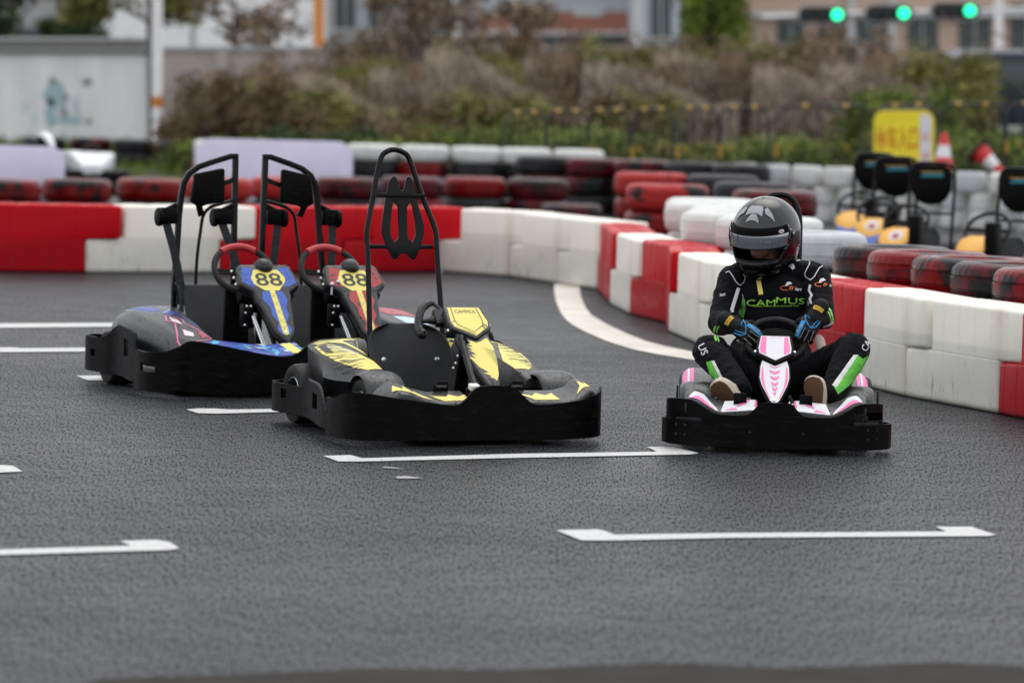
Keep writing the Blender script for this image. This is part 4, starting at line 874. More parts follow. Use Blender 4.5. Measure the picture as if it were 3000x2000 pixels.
    HD('brow_vent',[P([(-.012,.027),(-.028,.000),(-.032,-.014),(-.014,-.005),(0,-.003),(.014,-.005),(.032,-.014),(.028,.000),(.012,.027)],.008)],'vent_sky_sheen',.0034,0,R(38))
    for s in (-1,1): HD('side_vent',[P([(s*.0,.048),(s*-.015,.042),(s*-.015,.018),(s*.002,-.002),(s*.018,-.026),(s*.013,.014)],.006)],'vent_sky_sheen',.0025,s*R(38),R(40))
    vb=bvh_of(bpy.data.objects['visor_strip'])
    def VD(nm,items,mt,off,lam): HD(nm,items,mt,off,lam,R(14),hel,vb)
    for s in (-1,1):
        VD('visor_sticker',[P(ell(0,-.000,.0135,.0085,24),.006)],'stk_white',.002,s*R(52)); VD('visor_sticker_lettering',[shift(text_tris('BELL',.0058,.004,.018,0,.02),0,.0)],'stk_red',.003,s*R(52))
    HD('shell_emblem',[band(ell(0,-.075,.022,.013,24)+[ell(0,-.075,.022,.013,24)[0]],.0022,.006),shift(text_tris('BELL',.007,.005,.022,0,.02),0,-.075)],'stk_white',.0015,R(100),0)
    q=MB()
    for z,l0,l1 in ((-.118,-44,-14),(-.118,12,44),(-.104,-60,60)): q.tube([tuple(HM@surf(z+.00004*(l-0)**2*.2,R(l),.0015)) for l in range(l0,l1+1,4)],.0022,6)
    q.build('chin_vent','charcoal',hel)
    q=MB(); q.loft([[tuple(HM@Vector(p)) for p in L] for L in [[(-.03,-.168,-.125),(.03,-.168,-.125),(.03,-.172,-.150),(-.03,-.172,-.150)],[(-.022,-.176,-.130),(.022,-.176,-.130),(.022,-.178,-.146),(-.022,-.178,-.146)]]]); q.build('chin_scoop','black',hel,bevel=.002)
    q=MB(); q.tube([(.06,1.02,.78),(.075,1.03,.72),(.09,1.04,.66)],.018,10,flat=.4); q.build('head_restraint','black',hel)
    for o in set(COL.objects)-first:
        if o.type=='MESH': o.data.transform(Matrix.Translation(-base))
    return Pn
# ================================================================ track
ORD=['leftmost','second','third','fourth','fifth','sixth','seventh','eighth','ninth','tenth','eleventh','twelfth','thirteenth','fourteenth','fifteenth','sixteenth','seventeenth','eighteenth','nineteenth','twentieth']
b=NB('asphalt'); v=b.obj()
gr=b.noise(b.obj((1,.10,1)),150,3,.8); gi=b.noise(v,110,4,.75); ag=b.vor(b.obj((1,.12,1)),85,'F1'); big=b.noise(v,.35,4,.5); mid=b.noise(v,3.5,5,.6); streak=b.noise(b.obj((.25,1.6,1)),1.1,4)
base=b.mix(b.ramp(gr,[(.44,0.),(.58,1.)]),(.0003,.0003,.0004),(.055,.061,.073)); base=b.mix(b.ramp(gi,[(.35,.45),(.65,0.)]),base,(.006,.006,.007))
base=b.mix(b.ramp(ag,[(.0,.8),(.14,0.)]),base,(.13,.135,.15))
base=b.mix(.08,base,b.mix(b.ramp(mid,[(.3,0.),(.7,1.)]),(.012,.0125,.014),(.030,.032,.036)),'MIX')
sc=b.mix(b.ramp(streak,[(.35,0.),(.75,.35)]),base,(.009,.009,.010))
sc=b.mix(1.,sc,b.ramp(b.mix(.4,big,streak),[(.38,.68),(.62,1.12)]),'MULTIPLY'); b.set(Base_Color=sc); gs=b.math('MULTIPLY',b.ramp(gr,[(.42,.0),(.58,.27)]),b.ramp(b.mix(.5,mid,streak),[(.35,.75),(.65,1.15)])); b.l(gs,b.b.inputs['Specular IOR Level'])
rg=b.ramp(b.mix(.5,big,mid),[(.35,.36),(.65,.52)]); b.l(rg,b.b.inputs['Roughness'])
b.set(Normal=b.bump(b.noise(v,170,3,.7),.35,.002,b.bump(ag,.2,.001))); reg(b,'asphalt')
b=NB('road_paint'); v=b.obj(); wearn=b.noise(v,60,4,.7)
b.set(Base_Color=b.mix(b.ramp(wearn,[(.34,1.),(.44,0.)]),(.52,.52,.515),(.18,.18,.18)),Roughness=.5,Normal=b.bump(b.noise(v,120,3),.5,.003)); reg(b,'road_paint')
b=NB('cream_paint'); v=b.obj()
b.set(Base_Color=b.mix(b.ramp(b.noise(v,2.5,5),[(.4,0.),(.7,1.)]),(.66,.62,.55),(.50,.46,.40)),Roughness=.5,Normal=b.bump(b.noise(v,120,3),.4,.003)); reg(b,'cream_paint')
b=NB('kerb'); v=b.obj(); b.set(Base_Color=b.mix(b.noise(v,6,5),(.012,.011,.010),(.040,.036,.032)),Roughness=.8,Specular_IOR_Level=.1,Normal=b.bump(b.noise(v,40,4),.5,.01)); reg(b,'kerb')
m=MB(); m.add([(-260,-40,0),(260,-40,0),(260,420,0),(-260,420,0)],[(0,1,2,3)]); g=m.build('ground','asphalt',None,smooth=False); tag(g,kind='structure')
def sheet(name,pts,mat,z=.004,labelkind='structure'):
    W=[G(*p) for p in pts]; mb=MB(); tr=geometry.tessellate_polygon([[Vector((p.x,p.y,0)) for p in W]]); mb.add([(p.x,p.y,z) for p in W],[tuple(t) for t in tr])
    o=mb.build(name,mat,None,smooth=False)
    if o.data.polygons and sum(p.normal.z*p.area for p in o.data.polygons)<0: o.data.flip_normals()
    tag(o,kind='structure'); return o
k4=lambda x,y:(x/1.568,1000+y/1.568); k5=lambda x,y:(1500+x/1.568,1200+y/1.568); e2=lambda x,y:(1240+x/2.613,560+y/2.613)
sheet('bay_marking',[k5(*p) for p in [(200,557),(395,553),(430,562),(470,578),(1000,570),(1995,563),(1945,541),(2110,541),(2222,578),(2190,584),(1000,592),(480,604),(320,604)]],'road_paint')
sheet('bay_marking',[k4(1483,529),k4(1610,525),k4(1665,540),k5(0,206),k5(665,196),k5(618,174),k5(740,173),k5(858,203),k5(820,209),k5(0,225),k4(1660,555),k4(1555,555)],'road_paint')
sheet('bay_marking',[k4(*p) for p in [(855,316),(905,311),(985,311),(1060,316),(1252,313),(1900,301),(2400,290),(2400,304),(1900,316),(1252,328),(1000,335),(910,333)]],'road_paint')
sheet('bay_marking',[k4(*p) for p in [(350,161),(475,159),(560,161),(1400,150),(1400,166),(600,179),(480,183),(405,183)]],'road_paint')
sheet('bay_marking',[k4(*p) for p in [(-200,33),(60,30),(100,34),(500,31),(500,48),(60,52),(-200,53)]],'road_paint')
sheet('bay_marking',[(-150,950),(0,949),(380,947),(380,958),(0,962),(-150,964)],'road_paint')
sheet('bay_marking',[k4(*p) for p in [(-300,968),(0,960),(600,942),(550,920),(720,915),(780,926),(824,955),(780,962),(0,985),(-300,993)]],'road_paint')
sheet('bay_marking',[k4(*p) for p in [(-200,568),(0,571),(60,575),(103,601),(0,606),(-200,610)]],'road_paint')
MATS_sc=simple('scuff',(.30,.30,.29),.6)
for L in ([(1120,1369),(1150,1371),(1186,1375),(1150,1374),(1122,1372)],[(1158,1399),(1185,1396),(1240,1402),(1210,1404),(1165,1404)]): sheet('scuff_mark',L,'scuff')
E1=[(1003,712),(1003,780),(1018,850),(1045,920),(1085,980),(1140,1025),(1240,1080),(1400,1150),(1600,1213),(1800,1253),(2100,1300),(2400,1335),(2800,1370)]
E2=[(2800,1330),(2400,1285),(2100,1240),(1850,1190),(1700,1150),(1550,1090),(1400,1020),(1285,950),(1240,890),(1208,815),(1190,712)]
sheet('curved_line',[e2(*p) for p in E1+E2],'cream_paint')
sheet('kerb',[(-100,2090),(300,1995),(800,1975),(1100,1962),(1500,1968),(1700,1955),(2000,1948),(2300,1962),(2500,1955),(2750,1945),(3100,1962),(3200,2100),(1500,2160)],'kerb',.006)
# ---------------------------------------------------------------- interlocking plastic barriers
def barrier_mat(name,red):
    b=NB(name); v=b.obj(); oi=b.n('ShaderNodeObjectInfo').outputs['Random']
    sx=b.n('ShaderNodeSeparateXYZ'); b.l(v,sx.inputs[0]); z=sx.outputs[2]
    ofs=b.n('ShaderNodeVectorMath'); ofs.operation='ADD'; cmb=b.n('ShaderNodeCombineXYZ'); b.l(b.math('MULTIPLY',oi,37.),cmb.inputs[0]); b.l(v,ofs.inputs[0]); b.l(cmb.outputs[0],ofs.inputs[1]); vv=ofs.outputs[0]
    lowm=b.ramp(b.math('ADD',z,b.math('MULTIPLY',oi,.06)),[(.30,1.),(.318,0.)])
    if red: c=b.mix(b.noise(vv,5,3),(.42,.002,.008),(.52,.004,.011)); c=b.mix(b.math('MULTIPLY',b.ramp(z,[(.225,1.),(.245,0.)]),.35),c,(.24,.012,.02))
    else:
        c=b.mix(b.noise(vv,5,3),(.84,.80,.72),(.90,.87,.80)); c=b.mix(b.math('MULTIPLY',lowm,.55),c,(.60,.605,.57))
        yl=b.ramp(b.math('ABSOLUTE',b.math('SUBTRACT',b.math('FRACT',b.math('MULTIPLY',sx.outputs[0],1.03)),.5)),[(.40,0.),(.5,.55)]); c=b.mix(b.math('MULTIPLY',yl,b.noise(vv,8,2)),c,(.42,.33,.16))
    mp=b.n('ShaderNodeMapping'); mp.inputs['Scale'].default_value=(1,1,.35); b.l(vv,mp.inputs[0])
    st=b.ramp(b.noise(mp.outputs[0],24,5,.65),[(.54,0.),(.70,1.)]); hz=b.ramp(z,[(.02,1.),(.26,.0)])
    c=b.mix(b.math('MULTIPLY',b.math('MULTIPLY',st,b.ramp(b.noise(vv,6,2),[(.42,0.),(.6,1.)])),b.math('ADD',b.math('MULTIPLY',hz,.75),.04)),c,(.05,.048,.04))
    c=b.mix(b.math('MULTIPLY',b.ramp(z,[(.0,1.),(.035,0.)]),.75),c,(.12,.10,.06) if not red else (.08,.01,.01))
    tri=b.math('ABSOLUTE',b.math('SUBTRACT',b.math('FRACT',b.math('MULTIPLY',sx.outputs[0],6.2)),.5)); fl=b.ramp(tri,[(.0,0.),(.06,.9),(.5,1.)])
    ml=b.ramp(b.math('ABSOLUTE',b.math('SUBTRACT',z,.241)),[(.0,0.),(.004,1.)]); fl_n=b.bump(b.math('MULTIPLY',fl,ml),.5 if red else .28,.010)
    b.set(Base_Color=c,Roughness=b.ramp(b.noise(vv,14,4),[(.3,.28),(.7,.5)]),Subsurface_Weight=.0,Specular_IOR_Level=.10 if red else .35,Coat_Weight=.0,Normal=b.bump(b.noise(vv,9,3),.25,.01,fl_n)); return reg(b,name)
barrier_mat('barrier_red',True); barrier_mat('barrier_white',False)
def barrier_mesh():
    L=.965; T=.30; m=MB()
    m.prism([(0,0),(L,0),(L,.236),(L+.262,.246),(L+.262,.480),(.270,.480),(.270,.246),(0,.236)],0,T,XZ)
    o=m.build('barrier_block',['barrier_red'],None,bevel=.022,seg=4,angle=62,sharp=45)
    q=MB()
    for i in range(4): q.box((.40+i*.23,T/2,.480),(.15,T*.5,.010))
    r=q.build('top_rib',['barrier_red'],None,bevel=.004); 
    import bmesh
    bm=bmesh.new(); bm.from_mesh(o.data); bm.from_mesh(r.data); bm.to_mesh(o.data); bm.free(); bpy.data.objects.remove(r); return o
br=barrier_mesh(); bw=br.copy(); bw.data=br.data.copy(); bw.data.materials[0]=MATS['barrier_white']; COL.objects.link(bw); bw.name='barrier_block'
Bp=[(-560,786),(-140,795),(252,800),(646,801),(1008,799),(1290,797),(1489,811),(1630,832),(1748,849)]
cols=['W','R','W','R','R','W','W','W']
P3=[G(*p) for p in Bp]
seq=[(P3[i],P3[i+1],cols[i]) for i in range(len(cols))]
chain=[G(1748,852),G(1765,870),G(1785,893),G(1843,922),G(1948,948),G(1956,973),G(2042,1010)]
cc=['R','R','W','R','R','W']
end=G(2648,1162); a0=chain[-1]
for i in range(1,4): chain.append(a0.lerp(end,i/4)+Vector((.03,0,0))*(-1 if i==2 else 0))
chain+= [end,G(2921,1213),G(3150,1260),G(3420,1320)]; cc+=['W','R','R','W','W','R','R']
cc=['R','R','W','R','R','W','W','W','R','R','W','W','R','R'][:len(chain)-1]
cc=['R','R','W','R','R','W','W','W','R','W','W','R','R']
seq+=[(chain[i],chain[i+1],cc[i]) for i in range(len(chain)-1)]
used={'R':0,'W':0}
WHERE=['at the far left, mostly outside the picture','at the left edge of the picture','behind the roll hoops of the two-seat kart','behind the red-topped steering wheels of the two-seat kart','behind the headrest plate of the yellow kart','first white one to the right of the red pair','middle one of the three white ones left of the curve','where the cream curved line starts','first red one where the row turns towards the viewer','second red one after the turn, seen edge-on','between two red ones on the bend','on the bend, wide ribbed red one','last red one before the white ones behind the driver','just left of the driver\'s arm','hidden behind the driver\'s elbow','behind the driver\'s chest','beside the driver\'s sleeve on the right','first white one to the right of the driver','second white one to the right of the driver','at the right edge of the picture','past the right edge of the picture']
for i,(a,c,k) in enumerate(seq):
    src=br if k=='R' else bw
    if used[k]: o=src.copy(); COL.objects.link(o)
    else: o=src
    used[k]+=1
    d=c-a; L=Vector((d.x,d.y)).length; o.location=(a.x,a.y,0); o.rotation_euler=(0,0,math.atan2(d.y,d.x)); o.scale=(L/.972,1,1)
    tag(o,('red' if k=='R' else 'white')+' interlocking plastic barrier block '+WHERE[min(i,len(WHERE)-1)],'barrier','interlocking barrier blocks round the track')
# ---------------------------------------------------------------- tyres
def tyre_mat(name,paint,cover,dark=(.02,.02,.021),gloss=.45):
    b=NB(name); v=b.obj(); oi=b.n('ShaderNodeObjectInfo').outputs['Random']
    ofs=b.n('ShaderNodeVectorMath'); ofs.operation='ADD'; cmb=b.n('ShaderNodeCombineXYZ'); b.l(b.math('MULTIPLY',oi,53.),cmb.inputs[0]); b.l(b.math('MULTIPLY',oi,31.),cmb.inputs[2]); b.l(v,ofs.inputs[0]); b.l(cmb.outputs[0],ofs.inputs[1]); vv=ofs.outputs[0]
    n=b.math('ADD',b.noise(vv,4.2,6,.68),b.math('MULTIPLY',b.math('SUBTRACT',oi,.5),.10))
    f=b.ramp(n,[(cover-.03,1.),(cover+.05,0.)])
    pc=b.mix(b.noise(vv,11,3),tuple(x*.7 for x in paint),paint)
    b.set(Base_Color=b.mix(f,dark,pc),Roughness=b.ramp(b.noise(vv,9,4),[(.3,gloss-.12),(.7,gloss+.1)]),Specular_IOR_Level=.2,Normal=b.bump(b.noise(vv,60,4),.4,.004)); return reg(b,name)
tyre_mat('tyre_red',(.20,.005,.007),.54,(.010,.010,.011),gloss=.30); tyre_mat('tyre_dark_red',(.11,.006,.009),.49,(.010,.010,.011),gloss=.32); tyre_mat('tyre_white',(.74,.74,.73),.76,(.16,.16,.16)); tyre_mat('tyre_grey',(.58,.60,.62),.72,(.12,.13,.14)); tyre_mat('tyre_black',(.028,.028,.031),.5,(.012,.012,.013)); tyre_mat('tyre_bright_red',(.42,.022,.022),.60,(.012,.012,.013))
def tyre_mesh(r=.315,h=.2,n=120):
    q=h/2; m=MB()
    rows=[(.56*r,-q*.75,0),(.60*r,-q*.93,0),(.72*r,-q,0),(.84*r,-q*.98,0),(.93*r,-q*.86,1),(.975*r,-q*.68,1),(.99*r,-q*.40,0),(.972*r,-q*.36,0),(.972*r,-q*.31,0),(1.*r,-q*.27,0),(1.*r,q*.27,0),(.972*r,q*.31,0),(.972*r,q*.36,0),(.99*r,q*.40,0),(.975*r,q*.68,1),(.93*r,q*.86,1),(.84*r,q*.98,0),(.80*r,q*1.0,0),(.79*r,q*.975,0),(.72*r,q,0),(.60*r,q*.93,0),(.56*r,q*.75,0)]
    vs=[];k=len(rows)
    for i in range(n):
        a=2*math.pi*i/n
        for rr,z,t in rows: rad=rr-(.006 if (t and i%3==0) else 0); vs.append((rad*math.cos(a+(.02*z/q if t else 0)),rad*math.sin(a),z+q))
    fs=[(i*k+j,((i+1)%n)*k+j,((i+1)%n)*k+j+1,i*k+j+1) for i in range(n) for j in range(k-1)]
    m.add(vs,fs); return m
TY={}
def tyre(mat,small=False):
    key=(mat,small)
    if key not in TY:
        mb=tyre_mesh() if not small else tyre_mesh(.125,.185,60); TY[key]=mb.build('tyre','tyre_'+mat,None); return TY[key]
    o=TY[key].copy(); COL.objects.link(o); return o
rt=random.Random(4)
CN=dict(red='red-painted',dark_red='dark red worn',white='white-painted',grey='grey-white',black='black',bright_red='bright red')
LV={1:['single'],2:['lower','upper'],3:['bottom','middle','top'],4:['bottom','second from the bottom','third from the bottom','top']}
def stack(x,y,mats,where,group,h=.203,scale=1.,small=False,jit=.012):
    z=0
    for i,mt in enumerate(mats):
        o=tyre(mt,small); o.location=(x+rt.uniform(-jit,jit),y+rt.uniform(-jit,jit),z); o.rotation_euler=(0,0,rt.uniform(0,6.28)); o.scale=(scale,)*3
        tag(o,f'{CN[mt]} {"kart " if small else ""}tyre, {LV[len(mats)][i]} of the {where}','tyre',group); z+=h*scale if not small else .187*scale
for i,(u,v) in enumerate([(20,531),(228,530),(439,529),(640,527),(830,526),(1015,525),(1205,524),(1392,525)]):
    p=G(u,v-3,.41); stack(p.x,p.y,[['dark_red','red'],['dark_red','red'],['dark_red','red'],['red','bright_red'],['black','bright_red'],['dark_red','dark_red'],['red','dark_red'],['black','red']][i],f'{ORD[i]} stack in the red left row','red tyres stacked behind the long barrier',scale=1.04)
for i,u in enumerate([-190,-400,-610,-820]): p=G(u,528,.41); stack(p.x,p.y,['dark_red','red'],f'{ORD[i+1] if i else "first"} red stack past the left edge','red tyres stacked behind the long barrier',scale=1.04)
p=G(1575,526,.41); stack(p.x,p.y,['dark_red','dark_red'],'stack at the right end of the red row','red tyres stacked behind the long barrier',scale=1.04)
p=G(1672,598,.2); stack(p.x,p.y,['dark_red'],'row end, lying alone beside the last red stack','red tyres stacked behind the long barrier')
def at(u,D): # point in track frame seen in column u at distance D
    return (u-1500)/FPX*D,D
for i,(u,D) in enumerate([(130,63.5),(265,64),(395,63.5),(520,63),(640,62.5)]): x,y=at(u,D); stack(x,y,[['black','black'],['black','dark_red'],['black','black'],['black','dark_red'],['dark_red','red']][i],f'{ORD[i]} dark stack in front of the corrugated wall','far dark tyre stacks on the left')
for i in range(-3,5):
    x,y=at(1090+150*i,52.); stack(x,y,['black',['black','red','black','black'][i%4],'white'],f'{ORD[i+3]} white-topped stack beyond the lavender boards','far white-topped tyre stacks')
for i,u in enumerate([1590,1735,1880,2030,2170]): x,y=at(u,47-.4*i); stack(x,y,[['black','dark_red','black'],['black','dark_red','dark_red'],['black','black','dark_red'],['black','red','black'],['dark_red','red','black']][i],f'{ORD[i]} stack in the dark row before the bushes','dark tyre stacks before the bushes')
for i,(u,D,ms) in enumerate([(1903,38.2,['dark_red','red','bright_red']),(1948,34.0,['dark_red','red','bright_red']),(2110,38.,['black','dark_red','black']),(2200,35.5,['black','dark_red','black']),(2260,33.,['dark_red','black','dark_red'])]):
    x,y=at(u,D); stack(x,y,ms,['back red stack behind the bend','front red stack behind the bend','dark stack right of the red ones','second dark stack left of the white wall','third dark stack nearest the white pile'][i],'red and dark tyre stacks behind the bend',scale=1.06)
for i,(u,D) in enumerate([(1862,31.5),(1912,30.6)]): x,y=at(u,D); stack(x,y,['red'],['low red one beside the white pile','second low one touching the white pile'][i],'single tyres by the white pile')
for i,(x,y) in enumerate([(1.375,29.3),(1.32,28.35),(1.42,27.35),(1.36,26.45),(1.55,25.6)]): stack(x,y,['white','white','white'],f'{["back","second","third","front","right-hand"][i]} stack of the big white pile left of the driver','big white tyre pile left of the driver',jit=.02,scale=1.03,h=.222)
for i,(x,y,ms) in enumerate([(1.70,24.35,['black','black','grey']),(1.84,23.3,['black','dark_red']),(1.99,22.45,['dark_red','red','dark_red']),(2.13,21.85,['dark_red','red','red']),(2.29,21.22,['red','dark_red','red']),(2.43,20.63,['red','red','dark_red']),(2.565,20.05,['dark_red','red','red']),(2.72,19.45,['red','dark_red','red'])]):
    stack(x,y,ms,['stack with the grey-white tyre beside the helmet','dark stack hidden beside the helmet','stack just right of the driver\'s shoulder','widest red stack behind the white barrier','third stack from the right edge','second stack from the right edge','stack at the right edge of the picture','stack past the right edge'][i],'red tyres behind the right-hand barrier',h=.206,scale=1.02,jit=.006)
# long white wall of small kart tyres on the right
for i in range(13):
    D=46.3-.17*i; x=2.55+i*.262
    stack(x,D,['grey' if i%3==1 else 'white',['white','white','grey'][i%3]],f'{ORD[i]} column of the white tyre wall on the right','lower courses of the white tyre wall',small=True)
for i in range(10):
    D=46.3-.21*i; x=2.50+i*.33; o=tyre(['white','grey','white'][i%3]); o.scale=(.54,.54,1.1); o.location=(x,D,.375); o.rotation_euler=(R(rt.uniform(-3,3)),R(rt.uniform(-3,3)),rt.uniform(0,6)); tag(o,f'{["white","grey-white","white"][i%3]} tyre, {ORD[i]} along the top of the white tyre wall','tyre','top course of the white tyre wall')
# ================================================================ things behind the track
def bgpt(u,v,D): s=FPX/D; return ((u-1500)/s,D,1.45-(v-230)/s)      # plumb background, level horizon
for nm,c,r in [('lavender',(.72,.68,.86),.45),('wall_panel',(.50,.51,.50),.7),('wall_cap',(.30,.30,.29),.8),('concrete',(.42,.37,.34),.9),('pole_white',(.72,.72,.72),.5),('post_dark',(.10,.11,.12),.5),('orange_tape',(.65,.22,.03),.6),
    ('bld_white',(.92,.92,.93),.8),('bld_grey',(.42,.42,.42),.8),('bld_blue',(.46,.51,.56),.7),('bld_brick',(.42,.17,.12),.85),('bld_peach',(.58,.42,.33),.85),('bld_dark',(.075,.08,.09),.4),('bld_pale',(.60,.60,.60),.8),('fence_black',(.018,.02,.022),.4),('fence_yellow',(.45,.26,.03),.45),
    ('sign_yellow',(.95,.74,.03),.5),('sign_red',(.62,.05,.03),.5),('sign_orange',(.60,.10,.01),.5),('sign_white',(.75,.72,.78),.5),('cone_red',(.62,.03,.03),.45),('cone_white',(.75,.75,.76),.45),('van_navy',(.012,.015,.035),.25),('glass_dark',(.05,.07,.07),.12),('light_box',(.02,.022,.026),.5),
    ('yellow_body',(.72,.36,.03),.35),('blue_body',(.04,.10,.42),.4),('teal_print',(.01,.16,.22),.5),('bark',(.10,.075,.055),.9),('white_body',(.72,.73,.75),.35),('stain_teal',(.36,.52,.56),.6),('stain_grey',(.28,.31,.32),.6)]: simple(nm,c,r,0,.4,.15,.0,20)
def leafmat(name,a,c):
    b=NB(name); v=b.obj(); oi=b.n('ShaderNodeObjectInfo').outputs['Random']; g=b.n('ShaderNodeNewGeometry').outputs['Random Per Island']
    col=b.mix(b.math('ADD',b.math('MULTIPLY',g,.45),b.math('MULTIPLY',b.ramp(b.noise(v,4.5,3),[(.35,0.),(.65,1.)]),.55)),a,c); col=b.mix(b.math('MULTIPLY',oi,.25),col,(.09,.07,.05))
    b.set(Base_Color=col,Roughness=.75,Specular_IOR_Level=.2,Transmission_Weight=0.); return reg(b,name)
leafmat('leaf_green',(.03,.055,.009),(.24,.31,.045)); leafmat('leaf_olive',(.055,.06,.016),(.33,.33,.09)); leafmat('leaf_brown',(.07,.048,.03),(.40,.29,.20)); leafmat('leaf_dry',(.13,.10,.075),(.56,.46,.37)); leafmat('leaf_dark',(.015,.035,.012),(.06,.11,.03)); leafmat('leaf_bright',(.10,.16,.02),(.28,.36,.06)); leafmat('leaf_rust',(.08,.05,.03),(.22,.15,.08))
def foliage(seed,w,h,d,n,size,stalk=False):
    rd=random.Random(seed); cl=[(rd.uniform(-.5,.5)*w,rd.uniform(-.5,.5)*d,h*rd.uniform(.15,.85)*(1 if not stalk else .9)) for _ in range(16)]; m=MB()
    for i in range(n):
        c=rd.choice(cl); r=rd.uniform(.10,.26)*min(w,h)
        if stalk:
            x=rd.uniform(-.5,.5)*w; y=rd.uniform(-.5,.5)*d; z=h*(rd.random()**.8)*(.75+.35*noise.noise(Vector((x*1.3,y,seed))))
            p=Vector((x,y,max(.02,z))); s=size*rd.uniform(.5,1.2); a=Vector((rd.uniform(-.3,.3),rd.uniform(-.3,.3),1)).normalized()*s*2.2; b_=Vector((rd.uniform(-1,1),rd.uniform(-1,1),0)).normalized()*s*.35
        else:
            q=Vector((rd.gauss(0,1),rd.gauss(0,1),rd.gauss(0,1))); q=q.normalized()*r*rd.random()**.4*Vector((1,1,.9)).length/1.6
            p=Vector(c)+q; p.z=max(.03,p.z); s=size*rd.uniform(.5,1.3); a=Vector((rd.uniform(-1,1),rd.uniform(-1,1),rd.uniform(-.4,1))).normalized()*s; b_=a.cross(Vector((rd.uniform(-1,1),rd.uniform(-1,1),rd.uniform(-1,1)))).normalized()*s*.55
        m.add([p-a*.5,p+b_*.5,p+a*.5,p-b_*.5],[(0,1,2,3)])
    return m
def stems(seed,w,h,d,n,r=.012):
    rd=random.Random(seed); m=MB()
    for i in range(n):
        x=rd.uniform(-.3,.3)*w; y=rd.uniform(-.3,.3)*d; hx=x*1.5+rd.uniform(-.1,.1)*w; k=h*rd.uniform(.6,.95)
        m.tube([(x*.5,y*.5,0),((x+hx)/2,y,k*.5),(hx,y*1.3,k)],[r*1.6,r,r*.4],5)
    return m
PROTO={}
def bush(kind,mat,u,D,top,wm,label,cat='bush',group='scrub along the wall',dm=1.6,n=5200,base=None,size=.11):
    x,y,zt=bgpt(u,top,D); zb=-.02 if base is None else base; h=zt-zb
    key=(kind,mat)
    if key not in PROTO:
        t=empty('bush' if kind!='reed' else 'dry_weeds',(0,0,0)); f=foliage(len(PROTO)+3,1.,1.,.8,n,size/1.9,kind=='reed').build('foliage',mat,t,smooth=False,recalc=False); s=stems(len(PROTO)+9,1.,.9,.8,14,.010).build('stem','bark',t); PROTO[key]=t
    else: t=copy_tree(PROTO[key])
    t.location=(x,y,zb); t.scale=(wm,dm,h); t.rotation_euler=(0,0,0); tag(t,label,cat,group); FLAT.append(t); return t
def fl(o): FLAT.append(o); return o
# lavender boards
for i,(u0,u1,v0,D) in enumerate([(-260,187,425,44.),(568,1030,410,45.)]):
    s=FPX/D; w=(u1-u0)/s; zt=1.45-(v0-(230+.026*((u0+u1)/2-1500)))/s; r=.17; pts=[]
    for cx,cz,a0 in ((w/2-r,zt-r,0),(-w/2+r,zt-r,90),(-w/2+r,.08+r,180),(w/2-r,.08+r,270)):
        for k in range(7): a=R(a0+15*k); pts.append((cx+r*math.cos(a),cz+r*math.sin(a)))
    x=((u0+u1)/2-1500)/s; t=empty('board',(x,D,0)); q=MB(); q.prism(pts,-.02,.02,XZ); q.build('panel','lavender',t,bevel=.006); q=MB()
    for sx in (-.35,.35): q.box((sx*w,.05,.24),(.05,.05,.48)); q.box((sx*w,.1,.02),(.08,.5,.04))
    q.build('stand','post_dark',t); tag(t,['pale lavender board with rounded corners cut by the left edge','wide pale lavender board with rounded corners behind the two-seat kart'][i],'board','lavender boards beside the track')
